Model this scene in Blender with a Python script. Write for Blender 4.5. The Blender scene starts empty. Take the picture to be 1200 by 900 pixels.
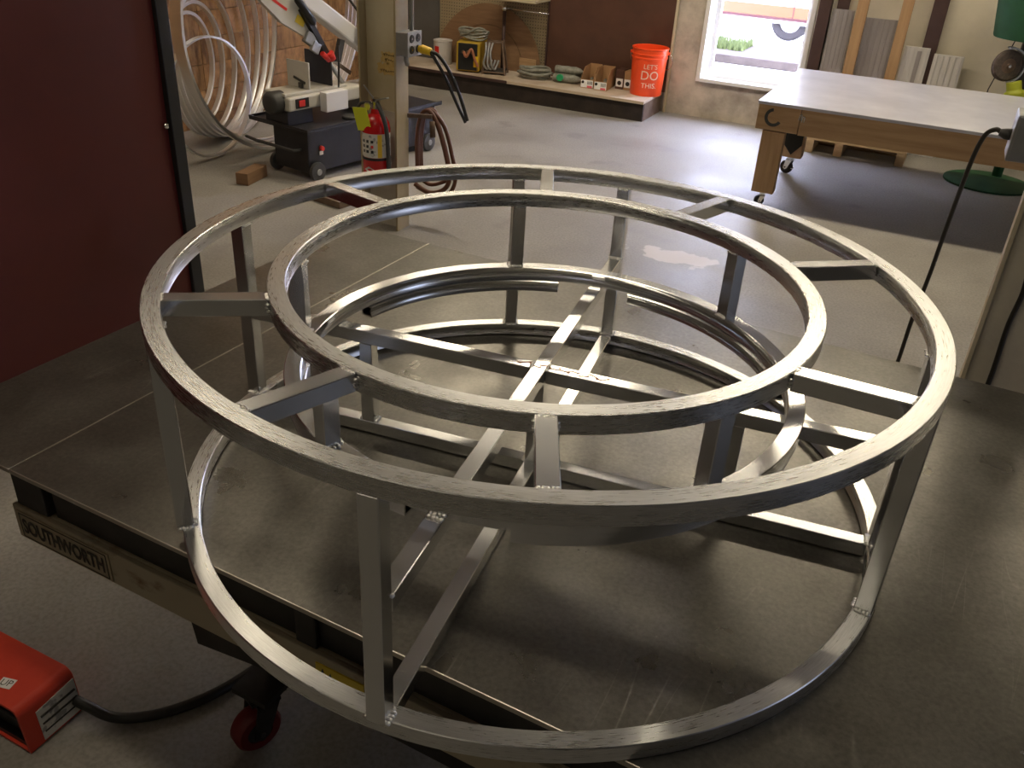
import bpy, bmesh, math, random
from mathutils import Vector, Matrix
random.seed(7)
PI = math.pi
C = bpy.context.scene.collection
SC = bpy.context.scene
def R(d): return math.radians(d)

# ------------------------------------------------------------------ camera
cd = bpy.data.cameras.new('camera')
cam = bpy.data.objects.new('camera', cd); C.objects.link(cam)
rx = Vector((0.89584256, 0.44119139, 0.05306845)); ry = Vector((-0.2608291, 0.42537507, 0.86661654)); rz = rx.cross(ry)
M = Matrix((rx, ry, rz)).transposed().to_4x4()
M.translation = Vector((0.4646, -1.1217, 1.6349))
cam.matrix_world = M
cd.sensor_fit = 'HORIZONTAL'; cd.sensor_width = 36.0; cd.lens = 36.0 * 1029.2 / 1200.0
cd.clip_start = 0.02; cd.clip_end = 200
SC.camera = cam

# ------------------------------------------------------------------ sky, lamps, exposure
w = bpy.data.worlds.new('world'); SC.world = w; w.use_nodes = True
bg = w.node_tree.nodes['Background']
bg.inputs['Color'].default_value = (0.66, 0.71, 1.0, 1); bg.inputs['Strength'].default_value = 36.0
WARM = (1.0, 0.86, 0.64)
def area(name, loc, sx, sy, power, col, rot=(0, 0, 0)):
    l = bpy.data.lights.new(name, 'AREA'); l.shape = 'RECTANGLE'; l.size = sx; l.size_y = sy
    l.energy = power; l.color = col
    o = bpy.data.objects.new(name, l); C.objects.link(o); o.location = loc; o.rotation_euler = rot
    return o
# rows of assumed ceiling tube lamps and one added fill, parallel to the back wall
for (x, y, p) in ((-2.3, 4.2, 62), (0.5, 4.3, 58), (3.3, 4.3, 36), (-3.1, 1.4, 22), (-0.7, -0.65, 20), (-0.6, -3.0, 7)):  # last one is added fill from behind the camera
    area('assumed_tube_or_fill_lamp', (x, y, 3.3), 2.4, 0.16, p, WARM)
# added bluish lamp for assumed side daylight; the right hand wall has no windows
area('assumed_side_daylight', (5.9, 0.6, 1.5), 2.4, 1.4, 26, (0.66, 0.74, 1.0), (0, R(90), 0))
pl = area('window_portal', (-1.02, 6.60, 1.27), 0.84, 1.96, 1, (1, 1, 1), (R(-90), 0, 0)); pl.data.cycles.is_portal = True
SC.view_settings.view_transform = 'Standard'; SC.view_settings.look = 'None'
SC.view_settings.exposure = 0.0; SC.view_settings.gamma = 1.0
SC.view_settings.use_curve_mapping = False

# ------------------------------------------------------------------ materials
def mat(name, col, rough=0.5, metal=0.0, col2=None, scale=6.0, detail=6.0, bump=0.0, bscale=60.0, rvar=0.0, stretch=(1, 1, 1), lo=0.35, hi=0.65, spec=0.5):
    m = bpy.data.materials.new(name); m.use_nodes = True
    nt = m.node_tree; N = nt.nodes; L = nt.links; b = N['Principled BSDF']
    b.inputs['Roughness'].default_value = rough; b.inputs['Metallic'].default_value = metal
    b.inputs['Specular IOR Level'].default_value = spec
    b.inputs['Base Color'].default_value = (*col, 1)
    if col2 is None and not bump and not rvar: return m
    tc = N.new('ShaderNodeTexCoord'); mp = N.new('ShaderNodeMapping'); mp.inputs['Scale'].default_value = stretch
    L.new(tc.outputs['Object'], mp.inputs['Vector'])
    no = N.new('ShaderNodeTexNoise'); no.inputs['Scale'].default_value = scale; no.inputs['Detail'].default_value = detail
    no.inputs['Roughness'].default_value = 0.62
    L.new(mp.outputs['Vector'], no.inputs['Vector'])
    if col2 is not None:
        r = N.new('ShaderNodeValToRGB'); r.color_ramp.elements[0].position = lo; r.color_ramp.elements[1].position = hi
        r.color_ramp.elements[0].color = (*col, 1); r.color_ramp.elements[1].color = (*col2, 1)
        L.new(no.outputs['Fac'], r.inputs['Fac']); L.new(r.outputs['Color'], b.inputs['Base Color'])
    if rvar:
        mr = N.new('ShaderNodeMapRange'); mr.inputs['From Min'].default_value = 0.3; mr.inputs['From Max'].default_value = 0.7
        mr.inputs['To Min'].default_value = max(0.03, rough - rvar); mr.inputs['To Max'].default_value = min(1, rough + rvar)
        L.new(no.outputs['Fac'], mr.inputs['Value']); L.new(mr.outputs['Result'], b.inputs['Roughness'])
    if bump:
        n2 = N.new('ShaderNodeTexNoise'); n2.inputs['Scale'].default_value = bscale; n2.inputs['Detail'].default_value = 4
        L.new(mp.outputs['Vector'], n2.inputs['Vector'])
        bp = N.new('ShaderNodeBump'); bp.inputs['Strength'].default_value = bump; bp.inputs['Distance'].default_value = 0.004
        L.new(n2.outputs['Fac'], bp.inputs['Height']); L.new(bp.outputs['Normal'], b.inputs['Normal'])
    return m

def ramp(N, p0, c0, p1, c1):
    r = N.new('ShaderNodeValToRGB'); e = r.color_ramp.elements
    e[0].position = p0; e[1].position = p1
    e[0].color = (c0, c0, c0, 1) if not hasattr(c0, '__len__') else (*c0, 1)
    e[1].color = (c1, c1, c1, 1) if not hasattr(c1, '__len__') else (*c1, 1)
    return r
def scratches(nt, vec, scale, ang, width=0.012, dist=0.0):
    """thin lines: level lines of stretched noise"""
    N, L = nt.nodes, nt.links
    mp = N.new('ShaderNodeMapping'); mp.inputs['Rotation'].default_value = (0, 0, ang); mp.inputs['Scale'].default_value = (scale, scale * 0.12, scale)
    L.new(vec, mp.inputs['Vector'])
    no = N.new('ShaderNodeTexNoise'); no.inputs['Scale'].default_value = 1.0; no.inputs['Detail'].default_value = 1.0; no.inputs['Distortion'].default_value = dist
    L.new(mp.outputs['Vector'], no.inputs['Vector'])
    s = N.new('ShaderNodeMath'); s.operation = 'SUBTRACT'; s.inputs[1].default_value = 0.5; L.new(no.outputs['Fac'], s.inputs[0])
    a = N.new('ShaderNodeMath'); a.operation = 'ABSOLUTE'; L.new(s.outputs[0], a.inputs[0])
    r = ramp(N, 0.0, 1.0, width, 0.0); L.new(a.outputs[0], r.inputs['Fac'])
    # broken up by a coarse mask
    n2 = N.new('ShaderNodeTexNoise'); n2.inputs['Scale'].default_value = 5.0; n2.inputs['Detail'].default_value = 3; L.new(vec, n2.inputs['Vector'])
    r2 = ramp(N, 0.54, 0.0, 0.66, 1.0); L.new(n2.outputs['Fac'], r2.inputs['Fac'])
    mu = N.new('ShaderNodeMath'); mu.operation = 'MULTIPLY'; L.new(r.outputs['Color'], mu.inputs[0]); L.new(r2.outputs['Color'], mu.inputs[1])
    return mu.outputs[0]

def steel_plate():
    m = bpy.data.materials.new('worn_steel_plate'); m.use_nodes = True
    nt = m.node_tree; N = nt.nodes; L = nt.links; b = N['Principled BSDF']
    tc = N.new('ShaderNodeTexCoord'); v = tc.outputs['Object']
    b.inputs['Metallic'].default_value = 0.80
    n1 = N.new('ShaderNodeTexNoise'); n1.inputs['Scale'].default_value = 3.0; n1.inputs['Detail'].default_value = 8; n1.inputs['Roughness'].default_value = 0.65; L.new(v, n1.inputs['Vector'])
    r1 = ramp(N, 0.3, (0.130, 0.123, 0.108), 0.72, (0.225, 0.215, 0.19)); L.new(n1.outputs['Fac'], r1.inputs['Fac'])
    a = scratches(nt, v, 9.0, 0.4, 0.006); b2 = scratches(nt, v, 14.0, -0.9, 0.006, 0.4); c = scratches(nt, v, 6.0, 1.7, 0.004, 0.8)
    s1 = N.new('ShaderNodeMath'); s1.operation = 'MAXIMUM'; L.new(a, s1.inputs[0]); L.new(b2, s1.inputs[1])
    s2 = N.new('ShaderNodeMath'); s2.operation = 'MAXIMUM'; L.new(s1.outputs[0], s2.inputs[0]); L.new(c, s2.inputs[1])
    # specks
    vo = N.new('ShaderNodeTexVoronoi'); vo.inputs['Scale'].default_value = 26.0; L.new(v, vo.inputs['Vector'])
    rs = ramp(N, 0.03, 0.8, 0.05, 0.0); L.new(vo.outputs['Distance'], rs.inputs['Fac'])
    s3 = N.new('ShaderNodeMath'); s3.operation = 'MAXIMUM'; L.new(s2.outputs[0], s3.inputs[0]); L.new(rs.outputs['Color'], s3.inputs[1])
    s4 = N.new('ShaderNodeMath'); s4.operation = 'MULTIPLY'; s4.inputs[1].default_value = 0.20; L.new(s3.outputs[0], s4.inputs[0])
    mx = N.new('ShaderNodeMixRGB'); mx.inputs['Color2'].default_value = (0.62, 0.60, 0.54, 1); L.new(s4.outputs[0], mx.inputs['Fac']); L.new(r1.outputs['Color'], mx.inputs['Color1'])
    ng = N.new('ShaderNodeTexNoise'); ng.inputs['Scale'].default_value = 130; ng.inputs['Detail'].default_value = 6; ng.inputs['Roughness'].default_value = 0.7; L.new(v, ng.inputs['Vector'])
    rg = ramp(N, 0.32, 0.80, 0.66, 1.15); L.new(ng.outputs['Fac'], rg.inputs['Fac'])
    mg = N.new('ShaderNodeMixRGB'); mg.blend_type = 'MULTIPLY'; mg.inputs['Fac'].default_value = 1.0; L.new(mx.outputs['Color'], mg.inputs['Color1']); L.new(rg.outputs['Color'], mg.inputs['Color2'])
    L.new(mg.outputs['Color'], b.inputs['Base Color'])
    n3 = N.new('ShaderNodeTexNoise'); n3.inputs['Scale'].default_value = 9.0; n3.inputs['Detail'].default_value = 8; L.new(v, n3.inputs['Vector'])
    rr = ramp(N, 0.3, 0.26, 0.75, 0.42); L.new(n3.outputs['Fac'], rr.inputs['Fac'])
    ad = N.new('ShaderNodeMath'); ad.operation = 'ADD'; L.new(rr.outputs['Color'], ad.inputs[0]); L.new(s4.outputs[0], ad.inputs[1])
    L.new(ad.outputs[0], b.inputs['Roughness'])
    n4 = N.new('ShaderNodeTexNoise'); n4.inputs['Scale'].default_value = 160.0; L.new(v, n4.inputs['Vector'])
    bp = N.new('ShaderNodeBump'); bp.inputs['Strength'].default_value = 0.06; bp.inputs['Distance'].default_value = 0.002
    L.new(n4.outputs['Fac'], bp.inputs['Height']); L.new(bp.outputs['Normal'], b.inputs['Normal'])
    return m

def aluminium(name, sand=False, rough=0.30, col=(0.74, 0.735, 0.715)):
    m = bpy.data.materials.new(name); m.use_nodes = True
    nt = m.node_tree; N = nt.nodes; L = nt.links; b = N['Principled BSDF']
    tc = N.new('ShaderNodeTexCoord'); v = tc.outputs['Object']
    b.inputs['Metallic'].default_value = 1.0
    if sand:   # follow the bend: (angle, radius, height)
        sx = N.new('ShaderNodeSeparateXYZ'); L.new(v, sx.inputs[0])
        at = N.new('ShaderNodeMath'); at.operation = 'ARCTAN2'; L.new(sx.outputs['Y'], at.inputs[0]); L.new(sx.outputs['X'], at.inputs[1])
        cx = N.new('ShaderNodeCombineXYZ'); L.new(sx.outputs['X'], cx.inputs[0]); L.new(sx.outputs['Y'], cx.inputs[1])
        ln = N.new('ShaderNodeVectorMath'); ln.operation = 'LENGTH'; L.new(cx.outputs[0], ln.inputs[0])
        am = N.new('ShaderNodeMath'); am.operation = 'MULTIPLY'; am.inputs[1].default_value = 0.55; L.new(at.outputs[0], am.inputs[0])
        c2 = N.new('ShaderNodeCombineXYZ'); L.new(am.outputs[0], c2.inputs[0]); L.new(ln.outputs['Value'], c2.inputs[1]); L.new(sx.outputs['Z'], c2.inputs[2])
        mp = N.new('ShaderNodeMapping'); mp.inputs['Scale'].default_value = (0.16, 2.4, 2.4); L.new(c2.outputs[0], mp.inputs['Vector']); v = mp.outputs['Vector']
    n1 = N.new('ShaderNodeTexNoise'); n1.inputs['Scale'].default_value = 14; n1.inputs['Detail'].default_value = 6; L.new(v, n1.inputs['Vector'])
    n2 = N.new('ShaderNodeTexNoise'); n2.inputs['Scale'].default_value = 260 if sand else 120; n2.inputs['Detail'].default_value = 3; L.new(v, n2.inputs['Vector'])
    mx = N.new('ShaderNodeMixRGB'); mx.inputs['Fac'].default_value = 0.5 if sand else 0.25
    L.new(n1.outputs['Color'], mx.inputs['Color1']); L.new(n2.outputs['Color'], mx.inputs['Color2'])
    d = 0.60 if sand else 0.93
    r = ramp(N, 0.30, tuple(c * d for c in col), 0.66, col); L.new(mx.outputs['Color'], r.inputs['Fac']); L.new(r.outputs['Color'], b.inputs['Base Color'])
    rr = ramp(N, 0.3, rough - 0.02, 0.7, rough + (0.09 if sand else 0.03)); L.new(mx.outputs['Color'], rr.inputs['Fac']); L.new(rr.outputs['Color'], b.inputs['Roughness'])
    return m

def concrete_floor():
    m = bpy.data.materials.new('concrete_floor'); m.use_nodes = True
    nt = m.node_tree; N = nt.nodes; L = nt.links; b = N['Principled BSDF']
    tc = N.new('ShaderNodeTexCoord'); v = tc.outputs['Object']
    n1 = N.new('ShaderNodeTexNoise'); n1.inputs['Scale'].default_value = 1.6; n1.inputs['Detail'].default_value = 9; n1.inputs['Roughness'].default_value = 0.62; L.new(v, n1.inputs['Vector'])
    r1 = ramp(N, 0.3, (0.23, 0.215, 0.19), 0.7, (0.35, 0.335, 0.305)); L.new(n1.outputs['Fac'], r1.inputs['Fac'])
    n2 = N.new('ShaderNodeTexNoise'); n2.inputs['Scale'].default_value = 90; n2.inputs['Detail'].default_value = 4; L.new(v, n2.inputs['Vector'])
    r2 = ramp(N, 0.33, 0.70, 0.6, 1.0); L.new(n2.outputs['Fac'], r2.inputs['Fac'])
    mu = N.new('ShaderNodeMixRGB'); mu.blend_type = 'MULTIPLY'; mu.inputs['Fac'].default_value = 0.8
    L.new(r1.outputs['Color'], mu.inputs['Color1']); L.new(r2.outputs['Color'], mu.inputs['Color2'])
    # the pale worn patch in the aisle and dark stains
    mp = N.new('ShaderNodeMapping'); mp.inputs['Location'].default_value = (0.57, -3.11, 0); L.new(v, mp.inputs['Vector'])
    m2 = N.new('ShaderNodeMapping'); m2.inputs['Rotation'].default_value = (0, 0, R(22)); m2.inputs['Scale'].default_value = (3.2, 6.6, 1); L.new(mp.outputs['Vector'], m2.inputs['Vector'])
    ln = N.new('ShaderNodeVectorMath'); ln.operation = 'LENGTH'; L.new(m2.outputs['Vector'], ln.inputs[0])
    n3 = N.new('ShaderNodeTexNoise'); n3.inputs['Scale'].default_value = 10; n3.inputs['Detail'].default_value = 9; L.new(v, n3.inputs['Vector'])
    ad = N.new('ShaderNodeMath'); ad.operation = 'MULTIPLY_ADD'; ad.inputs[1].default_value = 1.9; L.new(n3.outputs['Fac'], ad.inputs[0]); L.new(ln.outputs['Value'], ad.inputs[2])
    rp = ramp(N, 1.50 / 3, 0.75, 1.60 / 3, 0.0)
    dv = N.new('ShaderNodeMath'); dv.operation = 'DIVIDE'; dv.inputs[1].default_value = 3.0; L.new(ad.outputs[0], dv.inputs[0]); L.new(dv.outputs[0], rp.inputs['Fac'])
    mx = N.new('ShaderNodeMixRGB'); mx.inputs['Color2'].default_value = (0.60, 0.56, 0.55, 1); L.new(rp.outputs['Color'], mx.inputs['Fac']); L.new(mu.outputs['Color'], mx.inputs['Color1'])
    n5 = N.new('ShaderNodeTexNoise'); n5.inputs['Scale'].default_value = 3.4; n5.inputs['Detail'].default_value = 7; L.new(v, n5.inputs['Vector'])
    r5 = ramp(N, 0.60, 0.0, 0.72, 0.5); L.new(n5.outputs['Fac'], r5.inputs['Fac'])
    m5 = N.new('ShaderNodeMixRGB'); m5.inputs['Color2'].default_value = (0.15, 0.14, 0.13, 1); L.new(r5.outputs['Color'], m5.inputs['Fac']); L.new(mx.outputs['Color'], m5.inputs['Color1'])
    L.new(m5.outputs['Color'], b.inputs['Base Color'])
    rr = ramp(N, 0.3, 0.42, 0.7, 0.62); L.new(n1.outputs['Fac'], rr.inputs['Fac']); L.new(rr.outputs['Color'], b.inputs['Roughness'])
    bp = N.new('ShaderNodeBump'); bp.inputs['Strength'].default_value = 0.2; bp.inputs['Distance'].default_value = 0.003
    L.new(n2.outputs['Fac'], bp.inputs['Height']); L.new(bp.outputs['Normal'], b.inputs['Normal'])
    return m

MT = {}
MT['alu'] = aluminium('bare_aluminium', False, 0.19, (0.82, 0.83, 0.835))
MT['alu_sanded'] = aluminium('sanded_aluminium', True, 0.25, (0.85, 0.855, 0.85))
MT['alu_bright'] = aluminium('mill_finish_aluminium', False, 0.36, (0.96, 0.96, 0.96))
MT['weld'] = mat('weld_metal', (0.80, 0.79, 0.76), 0.28, 1.0, bump=0.3, bscale=300)
MT['plate'] = steel_plate()
MT['floor'] = concrete_floor()
MT['concrete'] = mat('stained_concrete', (0.30, 0.26, 0.21), 0.85, 0, (0.58, 0.52, 0.44), 4.5, 9, 0.4, 40)
MT['cream_wall'] = mat('cream_painted_block', (0.56, 0.51, 0.40), 0.75, 0, (0.66, 0.60, 0.47), 3, 8, 0.25, 50)
MT['unseen_wall'] = mat('dark_unseen_wall', (0.20, 0.19, 0.17), 0.8, 0, (0.26, 0.25, 0.225), 2, 8)  # walls out of view, toned dark so the metal reflects less
MT['ceil'] = mat('ceiling_boards', (0.22, 0.20, 0.175), 0.85, 0, (0.28, 0.255, 0.22), 2, 6)
MT['brown'] = mat('brown_painted_panel', (0.075, 0.033, 0.021), 0.5, 0, (0.098, 0.044, 0.027), 5, 6)
MT['peg'] = mat('tan_pegboard', (0.28, 0.22, 0.13), 0.7, 0, (0.34, 0.27, 0.165), 5, 6)
MT['ply'] = mat('plywood', (0.19, 0.105, 0.052), 0.65, 0, (0.25, 0.145, 0.075), 5, 8, 0, 60, 0, (1, 1, 8))
MT['osb'] = mat('strand_board', (0.155, 0.072, 0.026), 0.6, 0, (0.47, 0.26, 0.115), 13, 4, 0.3, 30, 0, (1, 1.1, 0.8), 0.34, 0.68)
MT['osb2'] = mat('strand_board_upright', (0.15, 0.072, 0.028), 0.6, 0, (0.44, 0.25, 0.11), 15, 4, 0.3, 30, 0, (1, 1.6, 0.5), 0.36, 0.7)
MT['lumber'] = mat('pine_lumber', (0.33, 0.19, 0.09), 0.6, 0, (0.44, 0.28, 0.14), 3, 6, 0.2, 20, 0, (9, 9, 0.7))
MT['lumber_x'] = mat('pine_lumber_long', (0.34, 0.20, 0.095), 0.6, 0, (0.46, 0.30, 0.155), 3, 6, 0.2, 20, 0, (0.7, 9, 9))
MT['bench_top'] = mat('worn_bench_ply', (0.42, 0.42, 0.46), 0.30, 0, (0.55, 0.55, 0.59), 3, 9, 0.05, 60)
MT['pallet'] = mat('pallet_wood', (0.40, 0.28, 0.15), 0.7, 0, (0.55, 0.40, 0.22), 4, 6, 0, 30, 0, (1, 6, 6))
MT['red_screen'] = mat('dark_red_vinyl', (0.080, 0.0065, 0.0045), 0.5, 0, (0.105, 0.011, 0.008), 2.2, 7, 0.12, 9, 0.08)
MT['black'] = mat('black_paint_and_shade', (0.012, 0.012, 0.012), 0.45)
MT['black_rough'] = mat('black_rubber', (0.018, 0.017, 0.016), 0.7)
MT['black_steel'] = mat('blackened_steel', (0.022, 0.021, 0.019), 0.55, 0.2, (0.05, 0.045, 0.04), 8, 6)
MT['table_beam'] = mat('chipped_cream_paint', (0.16, 0.09, 0.04), 0.6, 0, (0.42, 0.37, 0.26), 5, 10, 0.2, 40, 0, (1, 1, 2), 0.34, 0.44)
MT['beam_plain'] = mat('nameplate_paint', (0.34, 0.285, 0.19), 0.6, 0, (0.42, 0.355, 0.24), 12, 6)
MT['beam_ink'] = mat('nameplate_black', (0.035, 0.03, 0.022), 0.6)
MT['yellow_lab'] = mat('yellow_label', (0.70, 0.52, 0.04), 0.5)
MT['saw_black'] = mat('saw_cabinet_black', (0.014, 0.014, 0.018), 0.42, 0, (0.022, 0.022, 0.027), 6, 5)
MT['saw_grey'] = mat('saw_light_grey', (0.50, 0.48, 0.42), 0.45, 0, (0.58, 0.56, 0.49), 5, 6)
MT['saw_white'] = mat('saw_white', (0.72, 0.71, 0.70), 0.4)
MT['saw_dark'] = mat('dark_casting', (0.05, 0.05, 0.048), 0.5, 0.1)
MT['grey_box'] = mat('galvanised_box', (0.36, 0.37, 0.37), 0.42, 0.75, (0.44, 0.45, 0.45), 18, 4)
MT['chrome'] = mat('bright_steel', (0.75, 0.75, 0.75), 0.2, 1.0)
MT['red'] = mat('red_paint', (0.55, 0.02, 0.012), 0.35)
MT['caster_red'] = mat('shaded_red_wheel', (0.15, 0.008, 0.008), 0.5)  # red darkened to hold the shade under the table
MT['red_dot'] = mat('red_knob', (0.65, 0.03, 0.02), 0.4)
MT['ext_red'] = mat('extinguisher_red', (0.50, 0.010, 0.012), 0.25)
MT['pedal_red'] = mat('pedal_red', (0.62, 0.055, 0.022), 0.45, 0, (0.52, 0.04, 0.018), 9, 6, 0.08, 200)
MT['cream_col'] = mat('cream_column_paint', (0.43, 0.36, 0.22), 0.55, 0, (0.56, 0.50, 0.36), 2.4, 8, 0.15, 60)
MT['tan_col'] = mat('tan_column_paint', (0.32, 0.255, 0.14), 0.55, 0, (0.39, 0.315, 0.18), 5, 8, 0.1, 60)
MT['col_grey'] = mat('grey_column_concrete', (0.50, 0.46, 0.39), 0.75, 0, (0.60, 0.56, 0.47), 7, 8, 0.3, 80)
MT['note'] = mat('old_paper_note', (0.46, 0.31, 0.10), 0.7, 0, (0.55, 0.39, 0.15), 30, 5)
MT['ink'] = mat('dark_ink', (0.10, 0.06, 0.02), 0.7)
MT['yellow'] = mat('yellow_plastic', (0.80, 0.52, 0.02), 0.4)
MT['welder_yellow'] = mat('muted_yellow_paint', (0.42, 0.27, 0.02), 0.5)  # one even yellow, darker than the plug's
MT['tag'] = mat('fluorescent_tag', (0.72, 0.78, 0.03), 0.5)
MT['label'] = mat('printed_label', (0.62, 0.60, 0.54), 0.5, 0, (0.30, 0.29, 0.27), 40, 2, 0, 60, 0, (1, 1, 1), 0.55, 0.62)
MT['white'] = mat('white_paint', (0.80, 0.80, 0.79), 0.4)
MT['white_frame'] = mat('white_window_frame', (0.82, 0.82, 0.80), 0.45)
MT['pail'] = mat('orange_plastic', (0.95, 0.085, 0.015), 0.35)
MT['pail_print'] = mat('faded_print', (0.92, 0.62, 0.45), 0.5)
MT['card'] = mat('cardboard', (0.36, 0.20, 0.09), 0.75, 0, (0.43, 0.25, 0.12), 8, 5)
MT['pink'] = mat('pink_sticker', (0.75, 0.15, 0.20), 0.5)
MT['shelf_top'] = mat('dusty_shelf_board', (0.40, 0.31, 0.22), 0.55, 0, (0.60, 0.53, 0.45), 3, 8)
MT['shelf_edge'] = mat('pale_board_edge', (0.50, 0.40, 0.29), 0.6)
MT['shelf_dark'] = mat('dark_shelf_front', (0.014, 0.010, 0.008), 0.5, 0, (0.032, 0.022, 0.018), 12, 8)
MT['glass_dust'] = mat('dusty_grey_plastic', (0.16, 0.16, 0.13), 0.45, 0, (0.27, 0.27, 0.23), 30, 4)
MT['green_cap'] = mat('green_plastic', (0.02, 0.30, 0.12), 0.4)
MT['green'] = mat('green_machine_paint', (0.006, 0.058, 0.018), 0.75, 0, (0.009, 0.08, 0.026), 7, 6)
MT['hivis'] = mat('yellow_green_plastic', (0.30, 0.33, 0.015), 0.5)
MT['disc'] = mat('abrasive_disc', (0.055, 0.040, 0.032), 0.7, 0, (0.10, 0.075, 0.06), 60, 3)
MT['corr'] = mat('dull_grey_panel', (0.30, 0.275, 0.27), 0.5, 0.25, (0.36, 0.33, 0.325), 5, 5, 0, 60, 0, (9, 9, 0.6))
MT['pale_panel'] = mat('pale_panel', (0.55, 0.53, 0.51), 0.5, 0.1, (0.62, 0.60, 0.58), 6, 5, 0, 60, 0, (9, 9, 0.6))
MT['brown_post'] = mat('brown_steel_post', (0.050, 0.026, 0.024), 0.5, 0, (0.07, 0.038, 0.034), 6, 5)
MT['hose'] = mat('brown_rubber_hose', (0.11, 0.040, 0.020), 0.5)
MT['cable'] = mat('black_cable', (0.02, 0.018, 0.015), 0.45)
MT['copper'] = mat('copper_cable', (0.36, 0.14, 0.07), 0.5)
MT['dark_grey'] = mat('dark_grey_wallboard', (0.085, 0.08, 0.075), 0.7, 0, (0.11, 0.105, 0.10), 5, 5)
MT['rust'] = mat('rusty_steel', (0.12, 0.075, 0.05), 0.6, 0.3, (0.20, 0.14, 0.10), 14, 5)
MT['asphalt'] = mat('pale_pavement', (0.55, 0.53, 0.50), 0.9, 0, (0.66, 0.64, 0.60), 3, 8)
MT['curb'] = mat('kerb_concrete', (0.030, 0.022, 0.018), 0.9, 0, (0.055, 0.042, 0.036), 6, 6)
MT['grass'] = mat('grass_blades', (0.05, 0.07, 0.016), 0.8, 0, (0.10, 0.13, 0.035), 20, 4)
MT['truck_white'] = mat('white_vehicle_paint', (0.85, 0.85, 0.85), 0.3)
MT['truck_orange'] = mat('orange_stripe_paint', (0.15, 0.05, 0.018), 0.4)
MT['truck_red'] = mat('red_stripe_paint', (0.05, 0.014, 0.016), 0.4)
MT['tyre'] = mat('grey_black_tyre', (0.014, 0.011, 0.012), 0.8)
g = bpy.data.materials.new('window_glass'); g.use_nodes = True
gb = g.node_tree.nodes['Principled BSDF']; gb.inputs['Transmission Weight'].default_value = 1.0; gb.inputs['Roughness'].default_value = 0.0; gb.inputs['IOR'].default_value = 1.01
MT['glass'] = g

# ------------------------------------------------------------------ mesh helpers
def link(name, bm, m, parent=None, smooth=None):
    bmesh.ops.recalc_face_normals(bm, faces=bm.faces)
    me = bpy.data.meshes.new(name); bm.to_mesh(me); bm.free()
    if isinstance(m, (list, tuple)):
        for x in m: me.materials.append(MT[x])
    else: me.materials.append(MT[m])
    if smooth is not None:
        me.polygons.foreach_set('use_smooth', [True] * len(me.polygons)); me.set_sharp_from_angle(angle=R(smooth))
    o = bpy.data.objects.new(name, me); C.objects.link(o)
    if parent: o.parent = parent
    return o
def thing(name, label, cat, loc=(0, 0, 0), rotz=0.0, group=None):
    o = bpy.data.objects.new(name, None); C.objects.link(o); o.empty_display_size = 0.1
    o.location = loc; o.rotation_euler = (0, 0, rotz); o['label'] = label; o['category'] = cat
    if group: o['group'] = group
    return o
def tag(o, label, cat, group=None):
    o['label'] = label; o['category'] = cat
    if group: o['group'] = group
    return o
def struct(o): o['kind'] = 'structure'; return o
def box(bm, x0, x1, y0, y1, z0, z1, mi=0, bev=0.0, mtx=None):
    vs = [bm.verts.new((x, y, z)) for x in (x0, x1) for y in (y0, y1) for z in (z0, z1)]
    idx = [(0, 1, 3, 2), (4, 6, 7, 5), (0, 4, 5, 1), (2, 3, 7, 6), (0, 2, 6, 4), (1, 5, 7, 3)]
    fs = [bm.faces.new([vs[i] for i in f]) for f in idx]
    for f in fs: f.material_index = mi
    box.last = vs
    if mtx is not None: bmesh.ops.transform(bm, matrix=mtx, verts=vs)
    if bev:
        es = list({e for f in fs for e in f.edges})
        r = bmesh.ops.bevel(bm, geom=es, offset=bev, segments=2, profile=0.5, affect='EDGES')
        for f in r['faces']: f.material_index = mi
    return fs
def frame_axes(a, b, up=Vector((0, 0, 1))):
    d = (b - a).normalized(); s = d.cross(up)
    if s.length < 1e-4: s = d.cross(Vector((1, 0, 0)))
    s.normalize(); u = s.cross(d); return d, s, u
def bar(bm, a, b, w, h, bev=0.0012, up=Vector((0, 0, 1)), mi=0):
    """bar of section w (sideways) x h (along up) between two points on its axis"""
    a = Vector(a); b = Vector(b); d, s, u = frame_axes(a, b, up); L = (b - a).length
    m = Matrix((d, s, u)).transposed().to_4x4(); m.translation = a
    box(bm, 0, L, -w / 2, w / 2, -h / 2, h / 2, mi, 0, None)
    vs = box.last
    bmesh.ops.transform(bm, matrix=m, verts=vs)
    if bev:
        es = list({e for v in vs for e in v.link_edges})
        bmesh.ops.bevel(bm, geom=es, offset=bev, segments=1, affect='EDGES')
def tube(bm, pts, r, n=10, closed=False, mi=0, cap=True):
    pts = [Vector(p) for p in pts]; rings = []; N = len(pts); ref = None
    for i, p in enumerate(pts):
        a = pts[i - 1] if (i > 0 or closed) else p; b = pts[(i + 1) % N] if (i < N - 1 or closed) else p
        d = (b - a).normalized()
        if ref is None:
            ref = d.cross(Vector((0, 0, 1)));
            if ref.length < 0.05: ref = d.cross(Vector((1, 0, 0)))
        ref = (ref - d * ref.dot(d)).normalized(); up = d.cross(ref)
        rr = r[i] if hasattr(r, '__len__') else r
        rings.append([bm.verts.new(p + (ref * math.cos(2 * PI * k / n) + up * math.sin(2 * PI * k / n)) * rr) for k in range(n)])
    for i in range(N if closed else N - 1):
        A, B = rings[i], rings[(i + 1) % N]
        for k in range(n):
            f = bm.faces.new((A[k], A[(k + 1) % n], B[(k + 1) % n], B[k])); f.material_index = mi; f.smooth = True
    if cap and not closed:
        bm.faces.new(rings[0][::-1]).material_index = mi; bm.faces.new(rings[-1]).material_index = mi
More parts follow.
